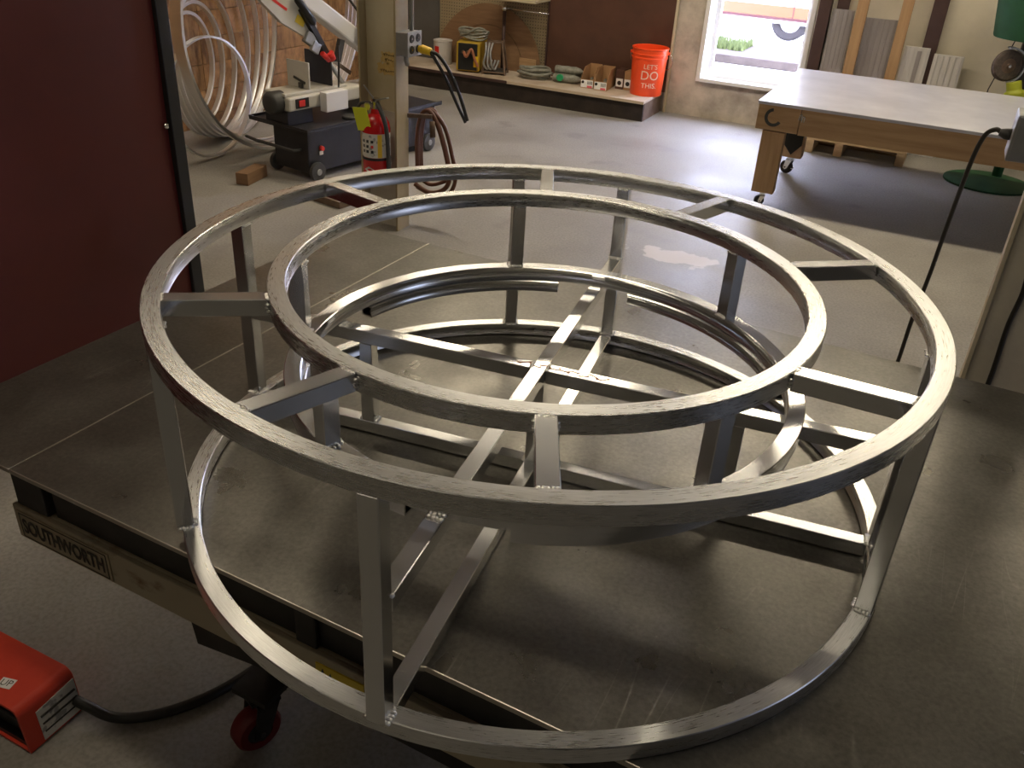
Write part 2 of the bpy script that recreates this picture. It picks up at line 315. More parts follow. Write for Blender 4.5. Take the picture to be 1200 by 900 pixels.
def smooth_path(pts, k=8):
    P = [Vector(p) for p in pts]; out = []
    for i in range(len(P) - 1):
        p0 = P[max(i - 1, 0)]; p1 = P[i]; p2 = P[i + 1]; p3 = P[min(i + 2, len(P) - 1)]
        for j in range(k):
            t = j / k
            out.append(0.5 * ((2 * p1) + (p2 - p0) * t + (2 * p0 - 5 * p1 + 4 * p2 - p3) * t * t + (3 * p1 - p0 - 3 * p2 + p3) * t ** 3))
    out.append(P[-1]); return out
def lathe(bm, prof, n=32, mtx=None, mi=0, closed=False):
    rings = []; new = []
    for (r, z) in prof:
        if r < 1e-6:
            v = bm.verts.new((0, 0, z)); new.append(v); rings.append([v])
        else:
            q = [bm.verts.new((r * math.cos(2 * PI * k / n), r * math.sin(2 * PI * k / n), z)) for k in range(n)]; new += q; rings.append(q)
    pr = list(zip(rings, rings[1:]))
    if closed: pr.append((rings[-1], rings[0]))
    for A, B in pr:
        for k in range(n):
            a = A[k % len(A)]; b = A[(k + 1) % len(A)]; c = B[(k + 1) % len(B)]; d = B[k % len(B)]
            vs = []
            for v in (a, b, c, d):
                if v not in vs: vs.append(v)
            if len(vs) >= 3:
                f = bm.faces.new(vs); f.material_index = mi
    if mtx is not None: bmesh.ops.transform(bm, matrix=mtx, verts=new)
def ring(bm, r_out, w, z_top, h, a0=0.0, a1=360.0, c=(0, 0), ch=0.0012, dish=0.0):
    """rectangular tube bent round an arc; chamfered edges"""
    full = abs(a1 - a0) >= 359.9
    n = max(12, int(abs(a1 - a0) / 1.5)); ri = r_out - w; zb = z_top - h
    prof = [(ri + ch, z_top), (r_out - ch, z_top), (r_out, z_top - ch), (r_out, zb + ch), (r_out - ch, zb), (ri + ch, zb), (ri, zb + ch), (ri + dish * 0.75, zb + h * 0.28), (ri + dish, zb + h * 0.5), (ri + dish * 0.75, zb + h * 0.72), (ri, z_top - ch)]
    S = []
    for i in range(n if full else n + 1):
        t = R(a0 + (a1 - a0) * i / n); ct, st = math.cos(t), math.sin(t)
        S.append([bm.verts.new((c[0] + r * ct, c[1] + r * st, z)) for r, z in prof])
    m = len(prof)
    for i in range(n):
        A, B = S[i], S[(i + 1) % len(S)]
        for k in range(m): bm.faces.new((A[k], A[(k + 1) % m], B[(k + 1) % m], B[k]))
    if not full:
        t = 0.003
        for A, end in ((S[0], a0), (S[-1], a1)):
            # open tube end: rim and a hollow, its inner shade given as dark colour
            cr = r_out - w / 2; cz = z_top - h / 2; inner = []
            sgn = (1 if end == a0 else -1) * (1 if a1 > a0 else -1)
            tt = R(end)
            for r, z in prof:
                inner.append((cr + (r - cr) * (1 - 2 * t / w), cz + (z - cz) * (1 - 2 * t / h)))
            V1 = [bm.verts.new((c[0] + r * math.cos(tt), c[1] + r * math.sin(tt), z)) for r, z in inner]
            t2 = tt + sgn * 0.05
            V2 = [bm.verts.new((c[0] + r * math.cos(t2), c[1] + r * math.sin(t2), z)) for r, z in inner]
            for k in range(m):
                bm.faces.new((A[k], A[(k + 1) % m], V1[(k + 1) % m], V1[k]))
                f = bm.faces.new((V1[k], V1[(k + 1) % m], V2[(k + 1) % m], V2[k])); f.material_index = 1
            f = bm.faces.new(V2); f.material_index = 1
def textmesh(body, size, fn, name, m, parent, bold=0.0):
    cu = bpy.data.curves.new('t', 'FONT'); cu.body = body; cu.size = size; cu.align_x = 'CENTER'; cu.align_y = 'CENTER'; cu.resolution_u = 3; cu.offset = bold
    o = bpy.data.objects.new('t', cu); C.objects.link(o)
    dg = bpy.context.evaluated_depsgraph_get(); me = bpy.data.meshes.new_from_object(o.evaluated_get(dg))
    bpy.data.objects.remove(o); bpy.data.curves.remove(cu)
    bm = bmesh.new(); bm.from_mesh(me); bpy.data.meshes.remove(me)
    if hasattr(fn, 'sub'): bmesh.ops.subdivide_edges(bm, edges=bm.edges, cuts=1)
    for v in bm.verts: v.co = Vector(fn(v.co.x, v.co.y))
    mm = bpy.data.meshes.new(name); bm.to_mesh(mm); bm.free(); mm.materials.append(MT[m])
    oo = bpy.data.objects.new(name, mm); C.objects.link(oo); oo.parent = parent
    return oo
def clone(o, parent=None):
    c = o.copy(); C.objects.link(c)
    if parent is not None: c.parent = parent
    for ch in list(o.children): clone(ch, c)
    return c

# ------------------------------------------------------------------ the room
XL, XR, YF, YB, ZC = -4.25, 6.0, -4.5, 6.36, 3.6
bm = bmesh.new(); box(bm, XL - 0.3, XR + 0.3, YF - 0.3, YB + 0.25, -0.15, 0.0); struct(link('floor', bm, 'floor'))
bm = bmesh.new(); box(bm, XL - 0.3, XR + 0.3, YF - 0.3, YB + 0.25, ZC, ZC + 0.15); struct(link('ceiling', bm, 'ceil'))
# back wall: low stained concrete, cream block above, window opening
WX0, WX1, WZ0, WZ1 = -1.445, -0.60, 0.285, 2.25
bm = bmesh.new()
box(bm, XL - 0.3, WX0, YB, YB + 0.22, 0, ZC, 0); box(bm, WX1, XR + 0.3, YB, YB + 0.22, 0, ZC, 1)
box(bm, WX0, WX1, YB, YB + 0.22, 0, WZ0, 0); box(bm, WX0, WX1, YB, YB + 0.22, WZ1, ZC, 1)
struct(link('wall_back', bm, ['concrete', 'cream_wall']))
bm = bmesh.new(); box(bm, XR, XR + 0.2, YF, YB, 0, ZC); struct(link('wall_right', bm, 'unseen_wall'))
bm = bmesh.new(); box(bm, XL, XR, YF - 0.2, YF, 0, ZC); struct(link('wall_front', bm, 'unseen_wall'))
# left wall, sheathed with strand board in courses
bm = bmesh.new(); box(bm, XL - 0.2, XL, YF, YB, 0, ZC); wl = struct(link('wall_left', bm, 'black_rough'))
zs = [0.0, 0.074, 0.245, 0.416, 0.587, 0.758, 0.929, 1.1, 1.271, 2.4, 3.58]
ys = [0.1, 1.3, 2.5, 3.70, 4.90, 6.10, 6.355]
for i in range(len(zs) - 1):
    for j in range(len(ys) - 1):
        bm = bmesh.new(); d = random.uniform(0.0, 0.003)
        box(bm, XL, XL + 0.012 + d, ys[j] + 0.0022, ys[j + 1] - 0.0022, zs[i] + 0.0022, zs[i + 1] - 0.0022)
        p = link('osb_panel', bm, random.choice(['osb', 'osb2']), wl)
# window: white frame, mullion, sill and glass
bm = bmesh.new()
box(bm, WX0, WX0 + 0.035, YB - 0.012, YB + 0.20, WZ0, WZ1); box(bm, WX1 - 0.035, WX1, YB - 0.012, YB + 0.20, WZ0, WZ1)
box(bm, WX0 + 0.035, WX1 - 0.035, YB - 0.012, YB + 0.2, WZ1 - 0.05, WZ1)
wn = struct(link('window_1', bm, 'white_frame'))
bm = bmesh.new(); box(bm, WX0 + 0.036, WX1 - 0.036, YB - 0.03, YB + 0.21, WZ0 + 0.001, WZ0 + 0.03, 0, 0.004); link('window_sill', bm, 'white_frame', wn)
bm = bmesh.new()
for x in (WX0 + 0.075, WX1 - 0.05): box(bm, x - 0.02, x + 0.02, YB + 0.10, YB + 0.14, WZ0 + 0.03, WZ1 - 0.05)
for z in (WZ0 + 0.05, WZ1 - 0.07, 1.25): box(bm, WX0 + 0.095, WX1 - 0.07, YB + 0.10, YB + 0.14, z - 0.02, z + 0.02)
link('window_sash', bm, 'white_frame', wn)
bm = bmesh.new(); box(bm, WX0 + 0.06, WX1 - 0.05, YB + 0.118, YB + 0.121, WZ0 + 0.04, WZ1 - 0.06); link('window_pane', bm, 'glass', wn)
# brown wall panel, pegboard and dark board behind the shelf
bm = bmesh.new(); box(bm, -2.79, -1.685, YB - 0.022, YB - 0.002, 0.16, 2.6); struct(link('trim_1', bm, 'brown'))
bm = bmesh.new(); box(bm, -1.684, -1.664, YB - 0.03, YB - 0.001, 0.0, 2.6); struct(link('trim_2', bm, 'cream_col'))
bm = bmesh.new(); box(bm, XL + 0.02, -3.885, YB - 0.03, YB - 0.002, 0.16, 2.6); struct(link('trim_3', bm, 'dark_grey'))
bm = bmesh.new(); box(bm, -2.802, -2.792, YB - 0.035, YB - 0.001, 0.16, 2.6); struct(link('trim_4', bm, 'brown_post'))

# ------------------------------------------------------------------ the welded ring frame
TZ = 0.76; ROT = 22.5; T = 0.0254; H = 1.1375; ZM = 0.991; HB = TZ + 0.0015 + T
def pol(r, a, z, c=(0, 0)): return Vector((c[0] + r * math.cos(R(a + ROT)), c[1] + r * math.sin(R(a + ROT)), z))
fr = thing('ring_frame', 'big round welded aluminium tube frame with concentric rings on the steel table', 'metal frame', (0, 0, TZ))
fr_inv = Matrix.Translation((0, 0, -TZ))
weld_me = None
def fpart(name, bm, m, smooth=35):
    bmesh.ops.transform(bm, matrix=fr_inv, verts=bm.verts)
    return link(name, bm, m, fr, smooth)
c_in = (0.0015, -0.0054); c_b = (0.0019, 0.0069); c_m = (0.0060, 0.0020)
R_O, R_I, R_B, R_M = 0.5625, 0.3994, 0.5605, 0.3960
bm = bmesh.new(); ring(bm, R_O, T, H, T, dish=0.0035); fpart('outer_ring', bm, 'alu_sanded')
bm = bmesh.new(); ring(bm, R_I, T, H, T, c=c_in, dish=0.004); fpart('inner_ring', bm, 'alu_sanded')
bm = bmesh.new(); ring(bm, R_B, T, HB, T, c=c_b, dish=0.0035); fpart('base_ring', bm, 'alu_sanded')
bm = bmesh.new(); ring(bm, R_M, T, ZM, T, c=c_m, dish=0.004); fpart('middle_ring', bm, 'alu')
# cut lengths of rolled tube lining the middle ring
for a0, a1 in ((148.3, 87.4), (66.0, 1.4), (-21.3, -93.8), (246.0, 172.0)):
    bm = bmesh.new(); ring(bm, R_M - 0.0045, T, ZM - T - 0.0004, 0.021, a0 + ROT, a1 + ROT, c=c_m, dish=0.004); fpart('liner_arc', bm, ['alu', 'black'])
# welds: rows of small beads
def weld(p, along, n=4, s=0.0042):
    global weld_me
    bm = bmesh.new(); along = Vector(along).normalized()
    for i in range(n):
        q = bmesh.ops.create_icosphere(bm, subdivisions=1, radius=s)
        off = along * ((i - (n - 1) / 2) * s * 1.35) + Vector((random.uniform(-1, 1), random.uniform(-1, 1), 0)) * 0.0006
        bmesh.ops.scale(bm, vec=(1.1, 1.1, 0.6), verts=q['verts']); bmesh.ops.translate(bm, vec=Vector(p) + off, verts=q['verts'])
    fpart('weld_bead', bm, 'weld', 60)
def tang(a): return Vector((-math.sin(R(a + ROT)), math.cos(R(a + ROT)), 0))
# spokes between the two top rings
for ao, ai in ((200.1, 202.4), (234.6, 236.8), (271.8, 271.7), (325.0, 321.4), (14.9, 15.7), (53.0, 54.6), (91.6, 91.8), (139.6, 137.6)):
    a = pol(R_O - T + 0.001, ao, H - T / 2); b = pol(R_I - 0.001, ai, H - T / 2, c_in)
    bm = bmesh.new(); bar(bm, a, b, T, T - 0.0008); fpart('spoke', bm, 'alu')
    weld(pol(R_O - T - 0.001, ao, H - 0.0016), tang(ao), 5, 0.0036); weld(pol(R_I + 0.002, ai, H - 0.0016, c_in), tang(ai), 4, 0.0036)
    for s in (-1, 1):
        q = pol(R_I + 0.002, ai, H - T / 2, c_in) + tang(ai) * s * T * 0.5; weld(q, (0, 0, 1), 3, 0.0035)
# outer posts from the base ring to the outer ring
for a in (75.0, 97.6, 161.6, 203.6, 253.8, 329.8, 346.4):
    rm_ = R_O - T / 2
    bm = bmesh.new(); bar(bm, pol(rm_, a, HB - 0.0005), pol(rm_, a, H - T + 0.0005), T - 0.001, T - 0.001, up=tang(a)); fpart('post', bm, 'alu')
    for s in (-1, 1): weld(pol(rm_, a, HB + 0.001) + tang(a) * s * T * 0.55, (math.cos(R(a + ROT)), math.sin(R(a + ROT)), 0), 4, 0.0038)
    weld(pol(rm_ - T * 0.55, a, HB + 0.0008), tang(a), 4, 0.0036); weld(pol(rm_ - T * 0.55, a, H - T - 0.001), tang(a), 4, 0.0034)
# posts between the inner ring and the middle ring
for a in (33.9, 99.2, 175.8, 226.5, 304.3):
    rr = R_I - T / 2 - 0.001
    bm = bmesh.new(); bar(bm, pol(rr, a, ZM - 0.0005), pol(rr, a, H - T + 0.0005), T - 0.001, T - 0.001, up=tang(a)); fpart('inner_post', bm, 'alu')
    weld(pol(rr - T * 0.55, a, ZM + 0.001), tang(a), 4, 0.004); weld(pol(rr, a, ZM + 0.001) + tang(a) * T * 0.55, (math.cos(R(a + ROT)), math.sin(R(a + ROT)), 0), 3, 0.0038)
    weld(pol(rr - T * 0.5, a, H - T - 0.002), tang(a), 4, 0.0036)
# crossbars, at the foot and under the middle ring
r_e = R_O - T - 0.0005
zl, zu = HB - T / 2, ZM - T - T / 2
A0, A1, B0, B1 = 253.8, 75.0, 346.4, 161.6
def cross(a, b, z, name='crossbar', cut=None):
    p, q = pol(r_e, a, z), pol(r_e, b, z)
    if cut is None:
        bm = bmesh.new(); bar(bm, p, q, T - 0.0012, T - 0.0012); fpart(name, bm, 'alu')
    else:
        d = (q - p).normalized(); k = cut
        for x, y in ((p, k - d * T * 0.5), (k + d * T * 0.5, q)):
            bm = bmesh.new(); bar(bm, x, y, T - 0.0016, T - 0.0016); fpart(name, bm, 'alu')
    return p, q
def isect(p, q, r, s):
    d1, d2 = q - p, s - r; t = ((r.x - p.x) * d2.y - (r.y - p.y) * d2.x) / (d1.x * d2.y - d1.y * d2.x); return p + d1 * t
for z in (zl, zu):
    p, q = cross(A0, A1, z); r, s = pol(r_e, B0, z), pol(r_e, B1, z); k = isect(p, q, r, s)
    cross(B0, B1, z, cut=k)
    for e, a in ((p, A0), (q, A1), (r, B0), (s, B1)): weld(e + Vector((0, 0, T / 2)), tang(a), 5, 0.004)
    dA = (q - p).normalized(); dB = (s - r).normalized()
    for sg in (-1, 1): weld(k + dB * sg * T * 0.52 + Vector((0, 0, T / 2 - 0.001)), dA, 5, 0.0036)
    for a in (A0, A1, B0, B1):
        if z == zu: weld(pol(R_M + 0.002, a, z + T / 2 + 0.001), tang(a), 4, 0.0042)
kk = isect(pol(r_e, A0, 0), pol(r_e, A1, 0), pol(r_e, B0, 0), pol(r_e, B1, 0))
dB = (pol(r_e, B0, 0) - pol(r_e, B1, 0)).normalized()
for p in (kk, kk - dB * 0.308, kk + dB * 0.318):
    bm = bmesh.new(); ax = dB.cross(Vector((0, 0, 1)))
    bar(bm, (p.x, p.y, HB - 0.001), (p.x, p.y, ZM - 2 * T + 0.001), T - 0.002, T - 0.002, up=ax); fpart('short_post', bm, 'alu')
    for s in (-1, 1): weld(Vector((p.x, p.y, HB + 0.0005)) + dB * s * T * 0.55, ax, 4, 0.0036)

pts = []
for i in range(60):
    t = i / 59; q_ = kk - dB * 0.04 + dB * 0.155 * t + dB.cross(Vector((0, 0, 1))) * (0.0045 * math.sin(t * 37) + 0.002 * math.sin(t * 91)) + dB * 0.006 * math.sin(t * 61)
    pts.append((q_.x, q_.y, ZM - T - 0.0001))
bm = bmesh.new(); tube(bm, pts, 0.0006, 4); fpart('marker_scribble', bm, 'copper')
# ------------------------------------------------------------------ the lift table
tb = thing('lift_table', 'low scissor lift table with dark steel top plates and cream frame under the round frame', 'table', (-1.008, -0.403, 0), R(-1.9))
LX, LY = 2.75, 1.262
def edge(bm):
    bm.normal_update()
    for f in bm.faces:
        if abs(f.normal.y) > 0.3 or (abs(f.normal.x) > 0.3 and f.normal.z > 0.2): f.material_index = 1
MT['worn_edge'] = mat('worn_bright_steel_edge', (0.46, 0.43, 0.37), 0.35, 0.9)
bm = bmesh.new(); box(bm, 0.259, LX, 0, LY, TZ - 0.009, TZ, 0, 0.0015); edge(bm); link('top_plate', bm, ['plate', 'worn_edge'], tb)
bm = bmesh.new(); box(bm, 0.0, 0.2575, 0, LY, TZ - 0.009, TZ, 0, 0.0015); edge(bm); link('top_plate', bm, ['plate', 'worn_edge'], tb)
# black tube packers between the plates and the frame
for x0, x1 in ((0.165, 0.245), (0.80, 0.84), (1.5, 1.56), (2.4, 2.46)):
    bm = bmesh.new(); box(bm, x0, x1, 0.05, 0.059 if x0 > 0.3 else LY - 0.05, 0.62, TZ - 0.0095, 0, 0.003); link('packer_tube', bm, 'black_steel', tb)
bm = bmesh.new(); box(bm, 0.256, LX - 0.16, 0.060, 0.120, 0.6195, TZ - 0.0095, 0, 0.002); link('side_tube', bm, 'black_steel', tb)
# frame beams: angle section, chipped cream paint
for y0, sg in ((0.045, 1), (LY - 0.045, -1)):
    bm = bmesh.new(); box(bm, 0.155, LX - 0.15, min(y0, y0 + sg * 0.010), max(y0, y0 + sg * 0.010), 0.546, 0.619, 0, 0.002)
    box(bm, 0.155, LX - 0.15, min(y0 + sg * 0.0105, y0 + sg * 0.10), max(y0 + sg * 0.0105, y0 + sg * 0.10), 0.609, 0.619, 0, 0.002); link('frame_beam', bm, 'table_beam', tb)
for x0 in (0.155, LX - 0.24):
    bm = bmesh.new(); box(bm, x0, x0 + 0.085, 0.147, LY - 0.147, 0.55, 0.618, 0, 0.002); link('end_beam', bm, 'table_beam', tb)
bm = bmesh.new(); box(bm, 0.25, LX - 0.25, 0.17, LY - 0.16, 0.56, 0.60); link('under_plate', bm, 'black_steel', tb)
# nameplate with outline and lettering
bm = bmesh.new(); box(bm, 0.166, 0.400, 0.0425, 0.0448, 0.551, 0.611); npl = link('nameplate', bm, 'beam_plain', tb)
bm = bmesh.new()
for a in ((0.172, 0.394, 0.554, 0.556), (0.172, 0.394, 0.606, 0.608), (0.172, 0.174, 0.556, 0.606), (0.392, 0.394, 0.556, 0.606)):
    box(bm, a[0], a[1], 0.0418, 0.0426, a[2], a[3])
link('nameplate_border', bm, 'beam_ink', npl)
textmesh('SOUTHWORTH', 0.042, lambda x, y: (0.283 + x * 0.70, 0.0414, 0.5805 + y * 1.05), 'lettering', 'beam_ink', npl, 0.0016)
bm = bmesh.new(); box(bm, 0.842, 0.93, 0.0425, 0.0448, 0.562, 0.604); yl = link('warning_label', bm, 'yellow_lab', tb); yl['label'] = 'yellow warning label'
bm = bmesh.new(); tube(bm, [(0.850, 0.0420, 0.570), (0.856, 0.0420, 0.596), (0.862, 0.0420, 0.574), (0.870, 0.0420, 0.594), (0.874, 0.0420, 0.572)], 0.0022, 5); link('label_mark', bm, 'black', yl)
# scissor arms, base frame and casters
for y in (0.24, LY - 0.28):
    for (x0, z0, x1, z1) in ((0.35, 0.25, LX - 0.4, 0.545), (0.35, 0.545, LX - 0.4, 0.25)):
        bm = bmesh.new(); yy = y if z0 < z1 else y + 0.04; bar(bm, (x0, yy, z0), (x1, yy, z1), 0.03, 0.07); link('scissor_arm', bm, 'black_steel', tb)
for y in (0.27, LY - 0.33):
    bm = bmesh.new(); box(bm, 0.50, LX - 0.4, y, y + 0.06, 0.165, 0.235, 0, 0.003); link('base_beam', bm, 'black_steel', tb)
for x0 in (0.52, LX - 0.5):
    bm = bmesh.new(); box(bm, x0, x0 + 0.08, 0.332, LY - 0.332, 0.166, 0.234, 0, 0.003); link('base_beam', bm, 'black_steel', tb)
def caster(parent, loc, rot, r, wdt, wheel_m, yoke_m, name='caster', brake=False):
    """swivel caster: plate, yoke with cheeks, wheel, axle"""
    x, y, z = loc  # z: underside of what it carries, wheel touches z=0
    m = Matrix.Translation((x, y, 0)) @ Matrix.Rotation(rot, 4, 'Z')
    bm = bmesh.new(); off = r * 0.45
    box(bm, -r * 0.75, r * 0.75, -r * 0.6, r * 0.6, z - 0.006, z - 0.0005)
    lathe(bm, [(0, z - 0.007), (r * 0.55, z - 0.007), (r * 0.55, z - 0.02), (0, z - 0.02)], 20)
    for s in (-1, 1):
        yy = s * (wdt / 2 + 0.006); P = [(-r * 0.5, z - 0.018), (r * 0.5, z - 0.018), (off + r * 0.32, r * 0.85), (off, r * 0.62), (off - r * 0.34, r * 0.85)]
        V = [[bm.verts.new((a, yy + d, b)) for a, b in P] for d in (-0.002, 0.002)]
        bm.faces.new(V[0][::-1]); bm.faces.new(V[1])
        for k in range(5): bm.faces.new((V[0][k], V[0][(k + 1) % 5], V[1][(k + 1) % 5], V[1][k]))
    box(bm, -r * 0.5, r * 0.5, -wdt / 2 - 0.008, wdt / 2 + 0.008, z - 0.026, z - 0.018)
    if brake: box(bm, off + r * 0.2, off + r * 1.05, -wdt * 0.4, wdt * 0.4, r * 1.12, r * 1.2); box(bm, off - r * 1.15, off - r * 0.8, -wdt * .5, wdt * .5, r * .9, r * 1.0)
    bmesh.ops.transform(bm, matrix=m, verts=bm.verts); y_ = link(name + '_yoke', bm, yoke_m, parent, 40)
    bm = bmesh.new(); k = 0.18
    lathe(bm, [(r * 0.55, -wdt / 2), (r * 0.88, -wdt / 2), (r, -wdt / 2 + wdt * k), (r, wdt / 2 - wdt * k), (r * 0.88, wdt / 2), (r * 0.55, wdt / 2)], 28, None, 0, True)
    lathe(bm, [(0.004, -wdt / 2 - 0.002), (r * 0.56, -wdt / 2 + 0.004), (r * 0.56, wdt / 2 - 0.004), (0.004, wdt / 2 + 0.002)], 20, None, 1, False)
    tube(bm, [(0, 0, -wdt / 2 - 0.012), (0, 0, wdt / 2 + 0.012)], r * 0.12, 8, mi=1)
    bmesh.ops.transform(bm, matrix=m @ Matrix.Translation((off, 0, r)) @ Matrix.Rotation(PI / 2, 4, 'X'), verts=bm.verts)
    link('wheel', bm, [wheel_m, 'saw_dark'], y_, 40)
for (x, y, a) in ((0.505, 0.245, R(250)), (LX - 0.6, 0.255, R(205)), (0.55, LY - 0.26, R(160)), (LX - 0.6, LY - 0.26, R(160))):
    bm = bmesh.new(); box(bm, x - 0.045, x + 0.045, y - 0.04, y + 0.04, 0.1505, 0.1645)
    link('caster_plate', bm, 'black_steel', tb); caster(tb, (x, y, 0.150), a, 0.052, 0.042, 'caster_red', 'black_steel')

# ------------------------------------------------------------------ foot pedal and its cable
pd = thing('foot_pedal', 'orange red foot pedal guard with UP sticker on the concrete floor', 'pedal', (-1.01, -0.38, 0))
X0, X1, Y0, Y1, Z1, q = -0.16, 0.112, -0.064, 0.068, 0.125, 0.022
sec = [(X0, 0), (X0, Z1)] ; arc = [(X1 - q + q * math.sin(t), Z1 - q + q * math.cos(t)) for t in (0, PI / 10, PI / 5, 3 * PI / 10, 2 * PI / 5, PI / 2)]
sec = [(X0, 0.004), (X0, Z1)] + arc + [(X1 + 0.006, 0.004)]
bm = bmesh.new(); t = 0.006
innr = [(X0 + t, 0.010), (X0 + t, Z1 - t)] + [(a - t * math.sin(k), b - t * math.cos(k)) for (a, b), k in zip(arc, (0, PI / 10, PI / 5, 3 * PI / 10, 2 * PI / 5, PI / 2))] + [(X1, 0.010)]
F = [bm.verts.new((a, Y0, b)) for a, b in sec]; B = [bm.verts.new((a, Y1, b)) for a, b in sec]
FI = [bm.verts.new((a, Y0, b)) for a, b in innr]; BI = [bm.verts.new((a, Y1 - t, b)) for a, b in innr]
n = len(sec)
for k in range(n):
    k2 = (k + 1) % n
    bm.faces.new((F[k], F[k2], B[k2], B[k])); bm.faces.new((FI[k], FI[k2], BI[k2], BI[k])); bm.faces.new((F[k], F[k2], FI[k2], FI[k]))
bm.faces.new(B); bm.faces.new(BI)
link('guard', bm, 'pedal_red', pd, 40)
bm = bmesh.new(); box(bm, X0 + 0.01, X1 - 0.005, Y0 + 0.006, Y1 - 0.012, 0.0105, 0.022); box(bm, X0 + 0.03, X1 - 0.03, Y0 + 0.02, Y1 - 0.015, 0.022, 0.06, 0, 0.004); link('treadle', bm, 'black', pd)
bm = bmesh.new(); V = [bm.verts.new(p) for p in ((X1 + 0.0025, -0.030, 0.092), (X1 + 0.0010, Y1 - 0.003, 0.100), (X1 + 0.0066, Y1 - 0.003, 0.010), (X1 + 0.0066, -0.030, 0.010))]
bm.faces.new(V); rr = bmesh.ops.extrude_face_region(bm, geom=bm.faces[:]); bmesh.ops.translate(bm, vec=(0.0015, 0, 0), verts=[v for v in rr['geom'] if isinstance(v, bmesh.types.BMVert)])
lb = link('data_label', bm, 'label', pd)
bm = bmesh.new()
for z in (0.03, 0.052, 0.073): box(bm, X1 + 0.0052 - z * 0.015, X1 + 0.0084 - z * 0.015, -0.024, Y1 - 0.008, z - 0.002, z + 0.002)
link('label_line', bm, 'beam_ink', lb)
bm = bmesh.new(); box(bm, -0.0165, 0.0165, -0.0125, 0.0125, 0, 0.0008, mtx=Matrix.Translation((0.030, -0.023, Z1)) @ Matrix.Rotation(R(14), 4, 'Z')); st = link('sticker', bm, 'white', pd); st['label'] = 'small white UP sticker'
def upf(x, y):
    p = Matrix.Translation((0.030, -0.023, Z1 + 0.0012)) @ Matrix.Rotation(R(14), 4, 'Z') @ Vector((x, y, 0)); return p
textmesh('UP', 0.022, upf, 'lettering', 'beam_ink', st)
bm = bmesh.new(); tube(bm, smooth_path([(-0.889, -0.325, 0.045), (-0.86, -0.322, 0.04), (-0.80, -0.30, 0.014), (-0.72, -0.235, 0.012), (-0.655, -0.12, 0.012), (-0.62, 0.05, 0.012), (-0.60, 0.3, 0.012)]), 0.0115, 10)
tag(link('pedal_cable', bm, 'cable'), 'thick black cable running from the foot pedal under the lift table', 'cable')

# ------------------------------------------------------------------ red welding screen on the left
sc = thing('welding_screen', 'tall dark red vinyl welding screen with black edge beside the table', 'screen', (-1.6, 0.87, 0), 0)
bm = bmesh.new(); ny, nz = 46, 30
G = [[bm.verts.new((0.004 * math.sin(i * 0.55 + 0.4 * math.sin(j * .3)) + 0.003 * math.sin(j * 0.5), -0.045 - i * 0.06, 0.26 + j * 0.065)) for j in range(nz + 1)] for i in range(ny + 1)]
for i in range(ny):
    for j in range(nz): bm.faces.new((G[i][j], G[i + 1][j], G[i + 1][j + 1], G[i][j + 1]))
rr = bmesh.ops.extrude_face_region(bm, geom=bm.faces[:]); bmesh.ops.translate(bm, vec=(-0.003, 0, 0), verts=[v for v in rr['geom'] if isinstance(v, bmesh.types.BMVert)])
link('curtain', bm, 'red_screen', sc, 60)
for y in (-0.022, -2.85):
    bm = bmesh.new(); box(bm, -0.016, 0.016, y - 0.022, y + 0.022, 0.02, 2.26, 0, 0.003); link('frame_post', bm, 'black', sc)
    bm = bmesh.new(); box(bm, -0.2, 0.2, y - 0.022, y + 0.022, 0.0, 0.02, 0, 0.003); link('foot', bm, 'black', sc)
for z in (0.235, 2.235):
    bm = bmesh.new(); box(bm, -0.012, 0.012, -2.828, -0.045, z - 0.02, z + 0.02, 0, 0.003); link('frame_rail', bm, 'black', sc)
for z in (0.55, 0.95, 1.4, 1.85):
    bm = bmesh.new(); lathe(bm, [(0, 0.004), (0.007, 0.003), (0.009, 0)], 12, Matrix.Translation((0.0065, -0.056, z)) @ Matrix.Rotation(PI / 2, 4, 'Y')); link('rivet', bm, 'chrome', sc)

# ------------------------------------------------------------------ columns
def h_column(name, x0, x1, y0, y1, tf, wd, front_m, web_m):
    o = bpy.data.objects.new(name, None)
    bm = bmesh.new()
    box(bm, x0, x0 + tf, y0, y1, 0, ZC, 1); box(bm, x1 - tf, x1, y0, y1, 0, ZC, 1)
    ym = y0 + wd; box(bm, x0 + tf, x1 - tf, ym - 0.008, ym + 0.008, 0, ZC, 0)
    return struct(link(name, bm, [web_m, front_m]))
col = h_column('column', -2.172, -1.954, 2.62, 2.73, 0.010, 0.070, 'tan_col', 'cream_col')
bm = bmesh.new(); box(bm, -2.161, -1.965, 2.679, 2.6818, 0.0, 0.60); link('unpainted_web', bm, 'col_grey', col)
def ragged(x0, x1, z0, z1, y, k=14):
    bm = bmesh.new(); P = []
    for i in range(k): P.append((x0 + (x1 - x0) * i / k, z1 + random.uniform(-.012, .004)))
    for i in range(k): P.append((x1 + random.uniform(-.006, .004), z1 + (z0 - z1) * i / k))
    for i in range(k): P.append((x1 + (x0 - x1) * i / k, z0 + random.uniform(-.006, .012)))
    for i in range(k): P.append((x0 + random.uniform(-.004, .006), z0 + (z1 - z0) * i / k))
    f = bm.faces.new([bm.verts.new((a, y, b)) for a, b in P]); rr = bmesh.ops.extrude_face_region(bm, geom=[f]); bmesh.ops.translate(bm, vec=(0, -0.001, 0), verts=[v for v in rr['geom'] if isinstance(v, bmesh.types.BMVert)])
    return bm
n1 = link('paper_note', ragged(-2.078, -1.99, 0.828, 0.885, 2.6818), 'note', col)
n2 = link('paper_note', ragged(-2.10, -1.965, 0.775, 0.83, 2.6818), 'note', col); n2['label'] = 'wider lower torn paper note'
